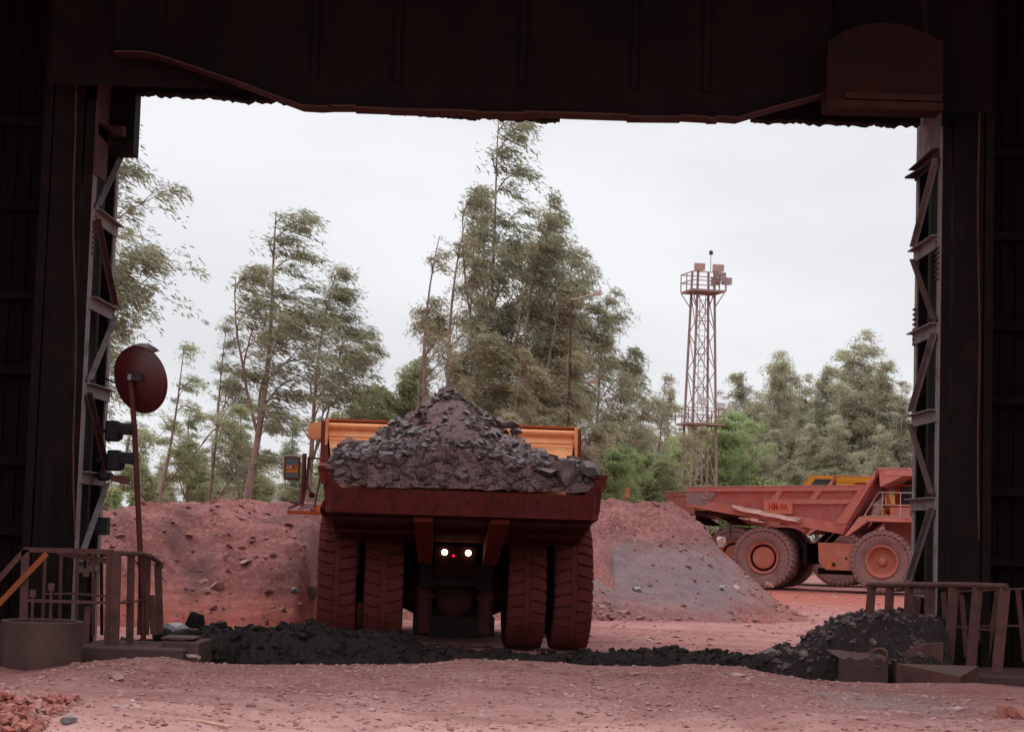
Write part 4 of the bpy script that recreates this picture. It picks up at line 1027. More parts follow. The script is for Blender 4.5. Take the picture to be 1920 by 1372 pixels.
    # ledges above the rear wheels, thick with dust
    for s in (-1, 1):
        mb = MB(); x0, x1 = -1.35, 1.6; z0_, z1_ = zbot(x0) + .34, zbot(x1) + .28
        ya = prm.get('ledge_in', 2.52); yb_ = prm.get('ledge_out', 2.95); pts = []
        nseg = 10; up = []; lo = []
        for i in range(nseg + 1):
            t = i / nseg; x = x0 + (x1 - x0) * t; z = z0_ + (z1_ - z0_) * t
            wv = .02 * math.sin(i * 2.1)
            up.append([(x, s * ya, z + .09 + wv), (x, s * (yb_ - .06), z + .02 + wv)]); lo.append([(x, s * ya, z - .06), (x, s * yb_ * (1 if 0 < i < nseg else .96), z - .10 + wv)])
        for i in range(nseg):
            mb.hexa([lo[i][0], lo[i+1][0], lo[i+1][1], lo[i][1]], [up[i][0], up[i+1][0], up[i+1][1], up[i][1]])
        fixn(mb.build('wheel_ledge', M_pale if prm.get('ledges', True) else Mb, body))
    # chassis
    mb = MB()
    for s in (-1, 1):
        mb.box((-1.3, s*.52 - .16, 1.25 * sc), (7.0, s*.52 + .16, 1.75 * sc))
    mb.box((-1.4, -.36, 1.3 * sc), (-1.25, .36, 1.5 * sc)); mb.box((2.2, -.7, 1.1), (2.5, .7, 1.7))
    mb.build('chassis', M_under, T)
    mb = MB(); mb.lathe([(-2.4, .25), (-1.1, .28), (-.8, .42), (-.45, .62 * sc), (0, .70 * sc), (.45, .62 * sc), (.8, .42), (1.1, .28), (2.4, .25)], 28, (0, 0, 1.33 * sc - .18)); mb.build('rear_axle', M_under_red, T, True)
    mb = MB(); mb.lathe([(0, .44), (-.12, .40), (-.2, .3), (-.22, .001)], 28, (-.58, 0, 1.0), axis='x'); mb.build('axle_cover', M_under_red, T, True)
    mb = MB(); mb.box((-.95, -.76, .26), (.55, .76, .62)); mb.box((-1.0, -.3, .22), (-.6, .5, .3)); mb.build('lower_frame', M_under, T)
    for s in (-1, 1):
        mb = MB(); mb.tube([(-.85, s * .56, .32), (-.9, s * .58, 1.18)], .15, 14); mb.tube([(-.9, s * .58, 1.18), (-.95, s * .58, 1.9 * sc)], .09, 12)
        mb.tube([(-.88, s * .56, .95), (-.88, s * .56, 1.05)], .19, 14); mb.build('suspension_cylinder', M_under_red if prm.get('loaded') else M_tank, T, True)
        mb = MB(); zt_ = zbot(-2.7) + .03 - (.06 if prm.get('loaded') else 0)
        mb.hexa([(-3.05, s*.66 - .17, zt_), (-3.05, s*.66 + .17, zt_), (-2.4, s*.66 + .17, zt_ - .05), (-2.4, s*.66 - .17, zt_ - .05)],
                [(-1.75, s*.62 - .14, zbot(-1.5) - .45), (-1.75, s*.62 + .14, zbot(-1.5) - .45), (-1.3, s*.62 + .14, zbot(-1.5) - .45), (-1.3, s*.62 - .14, zbot(-1.5) - .45)])
        if prm.get('loaded'):
            mb = MB(); mb.hexa([(-3.25, s*.68 - .17, 2.38), (-3.25, s*.68 + .17, 2.38), (-3.25, s*.68 + .17, 2.46), (-3.25, s*.68 - .17, 2.46)],
                               [(-1.62, s*.60 - .13, 1.62), (-1.62, s*.60 + .13, 1.62), (-1.62, s*.60 + .13, 2.00), (-1.62, s*.60 - .13, 2.00)])
        fixn(mb.build('body_hinge', M_hinge if prm.get('loaded') else M_under_red, T))
        # chain hanging between the dual tyres
        mb = MB(); y = s * 1.84
        zc = zbot(-1.5) + .02
        for i in range(11):
            z = zc - i * .095
            pts = [(-1.6 + (.025 * math.cos(t) if i % 2 else 0), y + (0 if i % 2 else .025 * math.cos(t)), z + .06 * math.sin(t)) for t in np.linspace(0, 6.283, 9)]
            mb.tube(pts, .011, 4, False)
        mb.build('chain', M_under_red if prm.get('loaded') else M_under, T)
        mb = MB(); mb.box((3.1, s*2.2 - .6 if s < 0 else 1.6, 1.2) if False else (0, 0, 0), (0.001, 0.001, 0.001)) if False else None
    # wheels
    rims = prm.get('rims', RIM_O)
    for s in (-1, 1):
        wheel(T, 0, s * 2.23, s, 'rear', sc, rims, True, g('tyre')); wheel(T, 0, s * 1.35, s, 'rear', sc, rims, False, g('tyre'))
        wheel(T, 5.0, s * 2.12, s, 'front', sc, rims)
    # reversing lamps and tail lamp
    for s in (-1, 1):
        mb = MB(); mb.lathe([(-.02, .001), (-.02, .055), (.05, .055)], 18, (-1.52, s * .22 + .02, 1.83), axis='x')
        fixn(mb.build('reversing_lamp', E_lamp if prm.get('loaded') else M_glass, T, True))
    mb = MB(); mb.tube([(-1.53, .075, 1.77), (-1.5, .075, 1.77)], .022, 10); mb.build('tail_lamp', E_red if prm.get('loaded') else M_glass, T)
    mb = MB(); mb.box((-1.47, -.36, 1.36), (-1.44, .42, 1.95)); mb.build('lamp_bracket', mat('bracket_dark_red', [(.022, .006, .005), (.012, .004, .004)], 3, .9, spec=.03), T)
    # fuel tank on the right side, hydraulic tank on the left
    for s, m in ((-1, Mi if False else M_tank), (1, M_under_red)):
        mb = MB(); ya, yb_ = (s * 1.35, s * 2.35)
        mb.prism([(2.3, 2.05), (2.35, 1.25), (2.65, .92), (3.75, .92), (3.95, 1.3), (3.95, 2.05)], min(ya, yb_), max(ya, yb_)); fixn(mb.build('fuel_tank', m, T))
        mb = MB(); mb.tube([(2.98, s * 2.3, 1.15), (2.98, s * 2.375, 1.15)], .085, 14); mb.tube([(3.5, s * 2.3, 1.42), (3.5, s * 2.37, 1.42)], .05, 12); mb.build('tank_cap', M_under_red, T)
    mb = MB(); mb.box((1.6, -2.0, 1.1), (1.75, 2.0, 2.0)); mb.tube([(2.2, -1.6, .85), (4.0, -1.6, .85)], .13, 10); mb.tube([(2.2, 1.6, .85), (4.0, 1.6, .85)], .13, 10); mb.build('under_frame', M_under, T)
    # front end: deck, fenders, bonnet, grille, bumper
    mb = MB(); mb.box((4.15, -2.55, deck - .2), (7.3, 2.55, deck)); mb.build('deck', Mb, T)
    for s in (-1, 1):
        mb = MB(); a, b = sorted((s * 1.7, s * 2.56))
        mb.prism([(3.45, deck - .85), (3.55, deck - .85), (4.35, deck - .25), (4.35, deck - .2), (4.15, deck - .02), (4.05, deck - .02)], a, b)
        fixn(mb.build('fender', Mb, T)); mb = MB()
        mb.prism([(6.25, deck - .201), (7.0, deck - .201), (7.25, deck - .9), (7.1, deck - .9)], a, b); fixn(mb.build('fender', Mb, T))
    mb = MB(); mb.box((4.3, -2.57, deck + .001), (6.7, 2.57, deck + .03)); mb.build('deck_dust', M_pale, T)
    mb = MB(); mb.prism([(4.9, 1.5), (7.35, 1.5), (7.35, deck - .21), (4.9, deck - .21)], -1.05, 1.05); mb.build('bonnet', Mb, T)
    mb = MB()
    for k in range(9): mb.box((7.36, -.9, 1.55 + k * .15), (7.42, .9, 1.62 + k * .15))
    mb.build('grille', M_black, T)
    mb = MB(); mb.box((7.2, -2.3, .95), (7.6, 2.3, 1.5)); mb.build('bumper', Mb, T)
    for s in (-1, 1):
        mb = MB(); mb.lathe([(0, .11), (.06, .12), (.06, .001)], 14, (7.6, s * 1.6, 1.25), axis='x'); mb.build('headlight', M_glass, T)
    # cab on the left
    cabz = deck + min(1.55, C - deck - .35)
    cab = bpy.data.objects.new('cab', None); COL.objects.link(cab); cab.parent = T
    mb = MB(); mb.prism([(5.1, deck + .031), (7.1, deck + .031), (7.1, deck + .65), (6.85, cabz - .1), (5.1, cabz - .1)], .35, 2.25); fixn(mb.build('cab_shell', prm.get('cab', M_orange_red), cab))
    mb = MB(); mb.box((5.0, .25, cabz - .1), (7.05, 2.35, cabz)); mb.build('cab_roof', M_black, cab)
    for (a, b) in (((5.3, 2.251, deck + .6), (6.0, 2.27, cabz - .2)), ((6.15, 2.251, deck + .6), (6.75, 2.27, cabz - .2)), ((5.3, .33, deck + .6), (6.0, .349, cabz - .2)), ((6.15, .33, deck + .6), (6.75, .349, cabz - .2)), ((5.07, .5, deck + .6), (5.099, 2.1, cabz - .2))):
        mb = MB(); mb.box(a, b); mb.build('window', M_glass, cab)
    # air cleaners and boxes on the right deck
    for y in (-1.0, -.5):
        mb = MB(); mb.tube([(4.9, y, deck + .35), (5.9, y, deck + .35)], .22, 16); mb.build('air_cleaner', prm.get('cab', M_orange_red), T, True)
    mb = MB(); mb.box((5.3, -2.3, deck + .031), (6.1, -1.5, deck + .4)); mb.box((6.3, -1.9, deck + .031), (6.8, -1.4, deck + .7)); mb.build('equipment_box', Mb, T)
    mb = MB(); mb.tube([(4.6, -1.9, deck), (4.75, -1.9, deck + .5), (5.0, -1.85, deck + 1.0)], .2, 12); mb.build('exhaust_duct', M_pale, T, True)
    # handrails of the right deck
    for y in (-2.52,):
        mb = MB(); z1_ = deck + 1.02
        mb.tube([(4.25, y, deck), (4.85, y, z1_), (7.2, y, z1_)], .022, 6)
        mb.tube([(4.55, y, deck + .5), (7.2, y, deck + .5)], .018, 6)
        for x in (5.0, 5.75, 6.5, 7.2): mb.tube([(x, y, deck), (x, y, z1_)], .02, 6)
        mb.build('handrail', M_lampdusty, T)
    # ladder at the front right
    mb = MB()
    for x in (7.4, 7.75): mb.tube([(x, -1.9, 1.0), (x - .1, -1.9, deck)], .025, 6)
    for k in range(6): mb.tube([(7.4, -1.9, 1.1 + .3 * k), (7.75, -1.9, 1.1 + .3 * k)], .02, 6)
    mb.build('ladder', M_rail, T)
    # hoist cylinders
    for s in (-1, 1):
        mb = MB(); mb.tube([(1.4, s * 1.0, 1.3), (2.6, s * 1.0, BF + .1)], .12, 10); mb.build('hoist_cylinder', M_under, T, True)
    return T, body, hw, zbot, ztop

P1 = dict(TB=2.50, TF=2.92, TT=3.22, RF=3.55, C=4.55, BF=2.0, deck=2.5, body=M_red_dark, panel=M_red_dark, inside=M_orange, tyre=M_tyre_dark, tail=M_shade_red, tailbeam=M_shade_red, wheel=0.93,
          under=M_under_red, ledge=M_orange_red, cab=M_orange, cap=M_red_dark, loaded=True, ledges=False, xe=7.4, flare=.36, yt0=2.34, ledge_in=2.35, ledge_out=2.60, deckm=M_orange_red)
P2_ = dict(TB=3.42, TF=3.8, TT=4.22, RF=4.46, C=5.22, BF=2.42, deck=3.2, body=M_red, panel=M_red2, inside=M_red2, tail=M_grey_tail, wheel=1.0, under=M_under_red, ledge=M_pale)
RIM_Y = RIM_O[:2] + rim_meshes(M_yellow)[2:]
P3_ = dict(P2_); P3_.update(body=M_orange_red, panel=M_red2, tail=M_red, rims=RIM_Y, cab=M_yellow)
P3_['body'] = M_red; P3_['canopym'] = M_yellow; P3_['inside'] = M_yellow; P3_['panel'] = M_red2; P3_['deckm'] = M_yellow; P3_['cback'] = True; P3_['tailbeam'] = M_grey_tail; P3_['ledges'] = False

# loaded truck, rear towards us
c1 = W(853, 1150, 36.2)
yaw1 = R(90 + 3.4)
o1 = Vector((c1.x, 36.2, 0)) + Vector((-math.sin(R(3.4)), math.cos(R(3.4)), 0)) * 1.2
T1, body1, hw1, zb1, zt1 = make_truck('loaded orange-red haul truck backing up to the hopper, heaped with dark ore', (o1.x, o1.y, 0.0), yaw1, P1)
def L1(px, py, D): return local_to(T1, W(px, py, D))
# apron plates under the tail
for (ya, yb_) in ((.95, 2.17), (-2.17, -.95)):
    mb = MB(); mb.box((-1.54, ya, 2.0), (-1.5, yb_, 2.5)); mb.build('mud_plate', M_under_red, T1)
mb = MB(); mb.box((-.62, -.74, .28), (-.42, .74, 1.25)); mb.box((-.7, -.55, .23), (-.3, .55, .3)); mb.build('rear_frame', M_under, T1)
mb = MB(); fixn(mb.hexa([(-3.36, -2.30, 2.499), (-3.36, 2.30, 2.499), (-3.30, 2.30, 2.56), (-3.30, -2.30, 2.56)], [(-1.60, -2.18, 2.02), (-1.60, 2.18, 2.02), (-1.55, 2.18, 2.12), (-1.55, -2.18, 2.12)]).build('rear_apron', M_apron, body1))
for k in range(2):
    x0 = -2.9 + k * .62; z0 = 2.5 - (x0 + 3.36) * .273
    mb = MB(); mb.box((x0, -2.22, z0 - .05), (x0 + .07, 2.22, z0 + .02)); mb.build('apron_stiffener', M_apron, body1)
for s in (-1, 1):
    mb = MB(); fixn(mb.hexa([(-3.36, s*2.31, 2.50), (-3.36, s*2.36, 2.52), (-1.56, s*2.24, 2.0), (-1.56, s*2.19, 2.0)], [(-3.36, s*2.42, 2.95), (-3.36, s*2.47, 2.95), (-1.56, s*2.47, 2.75), (-1.56, s*2.42, 2.75)]).build('apron_side', M_red_dark, body1))
    x = -3.38
    mb = MB(); mb.hexa([(x, s*2.44, 3.0), (x, s*2.50, 3.02), (x + .3, s*2.52, 3.0), (x + .3, s*2.44, 3.0)], [(x, s*2.47, 3.25), (x, s*2.56, 3.25), (x + .3, s*2.58, 3.25), (x + .3, s*2.47, 3.25)])
    mb.tube([(x + .08, s * 2.51, 3.25), (x + .08, s * 2.51, 3.31)], .07, 8); fixn(mb.build('corner_lug', M_red_dark, body1))
    mb = MB(); mb.hexa([(x - .02, s*2.15, 2.935), (x - .02, s*2.36, 2.935), (x + .3, s*2.36, 2.935), (x + .3, s*2.15, 2.935)], [(x - .02, s*2.36, 3.16), (x - .02, s*2.43, 3.18), (x + .3, s*2.43, 3.18), (x + .3, s*2.36, 3.16)])
    fixn(mb.build('corner_plate', M_shade_red, body1))
mb = MB(); mb.tube([(-3.3, -1.0, 2.45), (-1.6, -.32, 1.35)], .012, 5); mb.build('hose', M_under_red, T1)
# spill guard at the left end of the canopy
a = L1(578, 790, 43.4); b = L1(613, 822, 43.4)
mb = MB(); yl, yr = max(a.y, b.y), min(a.y, b.y); z0, z1 = min(a.z, b.z), max(a.z, b.z)
mb.prism([(yr - .1, z0 + .02), (yl - .12, z0), (yl, z0 + .06), (yl, z1 - .12), (yl - .14, z1), (yr - .1, z1)], a.x, a.x + .7, lambda x, z, y: (y, x, z)); fixn(mb.build('spill_guard', M_orange, body1))
for (p_, q_) in (((4.55, 2.70, 3.0), (4.84, 2.76, 4.56)), ((4.5, -2.76, 3.0), (4.84, -2.70, 4.56))):
    mb = MB(); mb.box(p_, q_); mb.build('head_wall_edge', M_orange, body1)
mb = MB(); mb.tube([(4.78, -2.7, 4.42), (4.78, 2.7, 4.42)], .07, 10); mb.build('head_wall_lip', M_orange, body1, True)
mb = MB(); mb.box((4.60, -2.7, 4.17), (4.63, 2.7, 4.19)); mb.build('weld_seam', M_orange_red, body1)
# left side mirror and rails
DM = 43.6
mm = bpy.data.objects.new('side_mirror', None); COL.objects.link(mm); mm.parent = T1
a = L1(533, 855, DM); b = L1(562, 900, DM); y0, y1 = min(a.y, b.y), max(a.y, b.y); z0, z1 = b.z, a.z
mb = MB(); mb.box((a.x, y0, z0), (a.x + .08, y1, z1)); o = mb.build('mirror_frame', mat('mirror_frame_brown', [(0.12, .035, .03), (.18, .06, .05)], 3, .6), mm); bv = o.modifiers.new('b', 'BEVEL'); bv.width = .04; bv.segments = 3
mb = MB(); mb.box((a.x - .006, y0 + .045, z0 + .05), (a.x - .001, y1 - .045, z1 - .05)); mb.build('mirror_glass', M_glass, mm)
mb = MB(); mb.box((a.x - .012, y0 + .05, z0 + .17), (a.x - .007, y1 - .05, z1 - .2)); mb.build('reflection_panel', M_yellow, mm)  # mirror reflection of the truck's side, built as a coloured sheet on the glass
mb = MB(); mb.box((a.x - .016, y0 + .06, z0 + .26), (a.x - .013, y1 - .06, z1 - .22)); mb.build('plate', M_white, mm)  # pale part of the same built reflection
text_mesh('lettering', '21-MH', .115, M_lettering, mm, (a.x - .019, (y0 + y1) / 2, (z0 + z1) / 2 + .02), (R(90), 0, R(-90)))  # mirrored truck number, part of the built reflection
mb = MB(); mb.tube([(a.x, y1, z1 + .02), (a.x, y0 - .02, z1 + .03), (a.x, y0 - .1, z1 - .05), (a.x, y0 - .12, z0 - .05)], .02, 6); mb.build('mirror_arm', M_lampgrey, mm)
def t1(name, pix, rad, m, D=DM):
    mb = MB(); mb.tube([L1(p[0], p[1], p[2] if len(p) > 2 else D) for p in pix], rad, 7); return mb.build(name, m, T1, True)
M_bp = mat('brown_post', [(0.11, .04, .035), (.17, .075, .065)], 3, .6)
t1('rail_post', [(571, 850), (569, 900), (563, 945)], .055, M_bp)
t1('rail_post', [(579, 856), (575, 910), (567, 945)], .03, M_bp)
t1('rail_loop', [(578, 858), (598, 859), (603, 866), (601, 890), (590, 950)], .024, M_bp)
t1('rail_loop', [(580, 860), (582, 880), (590, 888), (603, 889)], .016, M_bp)
t1('rail_bar', [(572, 903), (595, 908)], .018, M_lampgrey); t1('rail_bar', [(537, 913), (567, 918)], .022, M_lampgrey)
t1('lamp_stem', [(576, 908), (582, 925)], .02, M_bp)
mb = MB(); p = L1(585, 928, DM); mb.lathe([(-.02, .001), (-.02, .07), (.04, .07)], 12, p, axis='x'); mb.build('marker_disc', M_shade_red, T1)
mb = MB(); a = L1(563, 944, DM); b = L1(588, 954, DM); mb.box((a.x, min(a.y, b.y), min(a.z, b.z)), (a.x + .3, max(a.y, b.y), max(a.z, b.z))); mb.build('step_plate', M_lampgrey, T1)
mb = MB(); a = L1(541, 955, DM); b = L1(610, 963, DM); mb.box((a.x, min(a.y, b.y), a.z - .1), (a.x + .8, max(a.y, b.y), a.z - .02)); mb.build('side_platform', M_orange_red, T1)
mb = MB(); a = L1(590, 946, DM + .3); mb.box((a.x, a.y - .5, a.z - .15), (a.x + .5, a.y + .1, a.z)); mb.build('side_step', M_orange, T1)
t1('rail_bar', [(543, 940), (562, 943)], .03, M_bp); t1('rail_bar', [(541, 952), (562, 944)], .03, M_bp)
t1('rail_bar', [(540, 955), (540, 962)], .015, M_bp)

# ore load -----------------------------------------------------------------
pk = L1(838, 734, 38.8)
def ore_h(x, y):
    """truck-local height of the heap"""
    xf, yf = pk.x, pk.y
    dx = np.where(x < xf, (x - xf) / 5.6, (x - xf) / 4.4)
    dyl = np.where(y > yf, (y - yf) / 2.75, (y - yf) / 2.75)
    ang = np.sqrt(dx ** 2 + dyl ** 2 + 1e-6)
    prof = np.interp(ang, [0, .08, .25, .45, .7, .9, 1.05, 1.3], [1, .93, .73, .52, .33, .25, .21, .12])
    base = 2.95
    z = base + (pk.z - base) * prof
    # central ridge of fines running back towards the tail
    z += 0.16 * np.exp(-((y - yf + .05 * (xf - x)) / .45) ** 2) * np.clip((xf - x) / 2, 0, 1) * np.clip((x + 3.3) / 1.0, 0, 1)
    z += 0.20 * fbm(x, y, 1.3, 4, 3, .6) * np.clip(ang * 3, .25, 1) + 0.09 * np.abs(fbm(x, y, 4, 4, 2, .65))
    z += .14 * fbm(x, y, .75, 2, 5) * np.clip(ang * 3, 0, 1)
    z = np.maximum(z, 3.0 + .06 * fbm(x, y, 3, 3, 4))
    lim = 2.945 + 1.6 * np.clip(x + 3.38, 0, None)
    return np.minimum(z, lim + 0.05 * fbm(x, y, 4, 3, 1))
gx = np.arange(-3.36, 4.3, .045); gy = np.arange(-2.4, 2.41, .04)
ore = grid(gx, gy, ore_h, 'ore_load', M_ore)
ore.location = T1.location; ore.rotation_euler = T1.rotation_euler
tag(ore, 'tall cone of purplish-brown crushed ore heaped in the loaded truck', 'ore load', kind='stuff')
r = np.random.default_rng(31)
n = 30000
x = r.uniform(-3.3, 3.4, n); y = r.uniform(-2.36, 2.36, n); s = .010 + .11 * r.random(n) ** 16
off = np.abs(y - pk.y + .05 * (pk.x - x))
kp = (r.random(n) < np.clip(off * 1.1 - .1 + .5 * fbm(x, y, 1.2, 3, 2), .10, 1)) | ((x > pk.x - .7) & (r.random(n) < .8)); x, y, s = x[kp], y[kp], s[kp]
P = np.stack([x, y, ore_h(x, y) + s * .25], 1)
nx_ = 1500; xr_ = r.uniform(-3.36, -2.7, nx_); yr_ = r.uniform(-2.34, 2.34, nx_); sr_ = .012 + .085 * r.random(nx_) ** 5
P = np.concatenate([P, np.stack([xr_, yr_, ore_h(xr_, yr_) + sr_ * .35], 1)]); s = np.concatenate([s, sr_])
o = scatter('ore_rubble', P, s, M_ore_rock, 32, .85); o.location = T1.location; o.rotation_euler = T1.rotation_euler
tag(o, 'broken lumps of ore strewn over the heap in the loaded truck', 'ore lumps', kind='stuff')
def on_ore(px, py):
    for D in np.arange(33.9, 43, .03):
        p = L1(px, py, float(D))
        if p.z <= float(ore_h(np.array([p.x]), np.array([p.y]))[0]) : return p
    return L1(px, py, 38.8)
Mw = Matrix.Translation(T1.location) @ T1.rotation_euler.to_matrix().to_4x4()
for k, (a, b, sz, m, lab) in enumerate([
    (655, 838, (.38, .3, .26), M_ore, 'large rounded brown boulder at the left corner of the ore load'),
    (630, 868, (.22, .2, .17), M_ore_rock, 'dark shadowed block directly below the large rounded boulder on the load'),
    (630, 890, (.20, .17, .11), M_ore_rock, 'bluish flat-topped rock at the left tail corner of the load'),
    (668, 896, (.24, .18, .13), M_ore_rock, 'brown rock near the tail lip left of centre of the load'),
    (685, 838, (.12, .10, .11), M_ore_blue, 'pale blue-grey rock beside the large rounded boulder'),
    (781, 810, (.20, .16, .10), M_ore_blue, 'light grey rock high on the left flank of the ore cone'),
    (790, 893, (.32, .22, .16), M_ore_rock, 'dark square rock left of the central ridge near the tail'),
    (728, 862, (.28, .18, .15), M_ore_rock, 'tilted dark slab on the left part of the load'),
    (870, 898, (.28, .2, .15), M_ore_rock, 'flat-topped dark rock right of the central ridge near the tail'),
    (838, 733, (.14, .12, .13), M_stone_red, 'reddish rock at the very peak of the ore cone'),
    (908, 792, (.22, .15, .11), M_ore_rock, 'dark slab on the upper right flank of the ore cone'),
    (930, 796, (.24, .18, .14), M_ore_rock, 'lumpy brown rock on the upper right edge of the cone'),
    (957, 798, (.22, .16, .16), M_ore_rock, 'wedge-shaped rock on the right skyline of the cone'),
    (969, 810, (.18, .13, .10), M_ore_rock, 'smooth shiny rock where the cone meets the orange head wall'),
    (1020, 888, (.34, .24, .17), M_ore_rock, 'broad flat rock on the right part of the load'),
    (1060, 890, (.30, .24, .22), M_ore_rock, 'knobbly rock with a pale patch near the right tail corner'),
    (1101, 886, (.36, .3, .26), M_ore_rock, 'largest dark round boulder in the right tail corner of the load'),
    (1032, 862, (.24, .2, .17), M_ore_rock, 'dark rock standing below the orange head wall at right'),
    (1078, 868, (.30, .24, .16), M_ore_rock, 'wide dark rock on the skyline left of the largest round boulder'),
    (1000, 868, (.26, .17, .10), M_ore_rock, 'thin slab of ore lying right of the ridge'),
    (950, 838, (.22, .15, .10), M_stone_red, 'pinkish slab on the right flank of the cone'),
    (965, 915, (.2, .16, .11), M_ore_rock, 'dark rock sitting on the tail lip right of centre'),
]):
    p = on_ore(a, b); wp = Mw @ (p + Vector((0, 0, sz[2] * .15)))
    boulder('ore_boulder', wp, tuple(q * .8 for q in sz), m, lab, 'boulder', 100 + k, 'boulders on the ore load', rz=k * 1.3)

# parked red truck ------------------------------------------------------------
th = R(-20); hd = Vector((math.cos(th), math.sin(th), 0)); rt = Vector((math.sin(th), -math.cos(th), 0))
wc = W(1431, 1045, 82.0)
o2 = Vector((wc.x, 82.0, 0)) - rt * 2.5
T2, body2, hw2, zb2, zt2 = make_truck('dusty red haul truck parked side-on beyond the right earth bank', (o2.x, o2.y, .03), th, P2_)
zl = zb2(.3) + .42
mb = MB(); mb.box((0.02, -(hw2(.3, zl + .2) + .185), zl - .08), (1.25, -(hw2(.3, zl + .2) + .06), zl + .38)); mb.build('number_panel', mat('panel_orange', [(.50, .14, .07), (.42, .13, .09)], 2, .85), body2)
text_mesh('lettering', 'HM-9A', .46, M_lettering, body2, (.22, -(hw2(.3, zl + .2) + .19), zl - .03), (R(90), 0, 0), 'LEFT', 'BOTTOM', .008).scale = (.6, 1, 1)
mb = MB(); c = Vector((-2.55, -(hw2(-2.5, 3.95) + .16), 3.9)); mb.tube([c + Vector((.13 * math.sin(t), 0, .13 * math.cos(t))) for t in np.linspace(0, 4.8, 12)], .035, 6); mb.build('tow_hook', M_red, body2)
wc = W(1374, 1040, 92.5)
o3 = Vector((wc.x, 92.5, 0)) - rt * 2.5
T3, body3, _, _, _ = make_truck('yellow and orange haul truck parked behind the dusty red one', (o3.x, o3.y, .0), R(-19), P3_)

# ------------------------------------------------------------------ LIGHTING MAST
def mast():
    D = 112.0; k = F / D
    base = W(1310, 900, D); T = thing('lighting_mast', 'tall rusty lattice lighting mast with two railed platforms behind the parked trucks', 'lighting mast', (base.x, D, 0), R(14))
    zt_ = W(1322, 508, D).z; zp = W(1322, 546, D).z; zq = W(1318, 794, D).z
    def hwid(z): return .92 + (.50 - .92) * min(z / zt_, 1)
    for sx in (-1, 1):
        for sy in (-1, 1):
            mb = MB(); mb.bar((sx * hwid(0), sy * hwid(0), 0), (sx * hwid(zt_), sy * hwid(zt_), zt_), .11, .11); mb.build('leg', M_mast, T)
    zs = np.linspace(0.5, zp - .2, 8)
    mb = MB()
    for i in range(7):
        z0, z1 = zs[i], zs[i+1]; a, b = hwid(z0), hwid(z1)
        for (p, q) in (((-a, -a, z0), (b, -b, z1)), ((a, -a, z0), (-b, -b, z1)), ((-a, a, z0), (b, b, z1)), ((a, a, z0), (-b, b, z1)),
                       ((-a, -a, z0), (-b, b, z1)), ((a, -a, z0), (b, b, z1))):
            mb.bar(p, q, .042, .042)
    mb.build('bracing', M_mast, T)
    mb = MB()
    for x in (-.18, .18): mb.tube([(x, 0, 0.2), (x, 0, zp)], .025, 5)
    for z in np.arange(.5, zp, .35): mb.tube([(-.18, 0, z), (.18, 0, z)], .018, 4)
    for z in np.arange(3, zp, 1.95): mb.bar((-.4, .05, z), (.4, .05, z), .05, .05)
    mb.build('ladder', M_lampgrey, T)
    def plat(z, w, h, m):
        p = bpy.data.objects.new('platform', None); COL.objects.link(p); p.parent = T
        mb = MB(); mb.box((-w, -w, z - .12), (w, w, z)); mb.build('platform_deck', m, p)
        mb = MB()
        for zz in (z + h * .5, z + h):
            for (a, b) in (((-w, -w), (w, -w)), ((w, -w), (w, w)), ((w, w), (-w, w)), ((-w, w), (-w, -w))): mb.bar((*a, zz), (*b, zz), .05, .05)
        for x in (-w, 0, w):
            for y in (-w, 0, w):
                if x or y: mb.bar((x, y, z), (x, y, z + h), .05, .05)
        mb.build('platform_rail', m, p)
        return p
    plat(zp, 1.02, 1.0, M_mast); plat(zq, 1.12, .85, M_mast)
    for s in (-1, 1):
      for s2 in (-1, 1):
        mb = MB(); mb.bar((s * 1.0, s2 * 1.0, zp - .1), (s * .55, s2 * .55, zp - 1.0), .045, .045); mb.build('platform_brace', M_mast, T)
    mb = MB()
    for s in ():
        mb.bar((s * 1.0, -1.0, zp - .1), (s * .55, -.55, zp - 1.0), .05, .05); mb.bar((s * 1.0, 1.0, zp - .1), (s * .55, .55, zp - 1.0), .05, .05)
    for (x, y, z, w, d, m) in ((-.6, -.9, zp + 1.28, .32, .3, M_lampdusty), (.55, -.9, zp + 1.28, .34, .3, M_lampdusty), (1.1, .3, zp + .95, .3, .3, M_lampgrey), (1.25, -.5, zp + .6, .3, .25, M_lampgrey), (.95, .6, zp + .7, .28, .3, M_lampgrey),
                               (1.35, .5, zq + 1.1, .3, .2, M_white), (-.35, -1.2, zq + 1.25, .28, .15, M_white)):
        mb = MB(); mb.hexa([(x - w, y - .15, z - .2), (x + w, y - .15, z - .2), (x + w*.8, y + .15, z - .2), (x - w*.8, y + .15, z - .2)], [(x - w, y - .2, z + .2), (x + w, y - .2, z + .2), (x + w*.8, y + .1, z + .22), (x - w*.8, y + .1, z + .22)])
        mb.bar((x, y, z - .6), (x, y, z - .15), .06, .06); mb.build('floodlight', m, T)
    mb = MB(); mb.tube([(.45, 0, zt_), (.45, 0, zt_ + 1.0)], .025, 5); mb.build('spike', M_lampgrey, T)
    mb = MB(); mb.lathe([(0, .001), (.02, .12), (.2, .12), (.26, .06), (.28, .001)], 10, (.45, 0, zt_ + .98), axis='z'); mb.build('warning_lamp', M_dish, T)
mast()
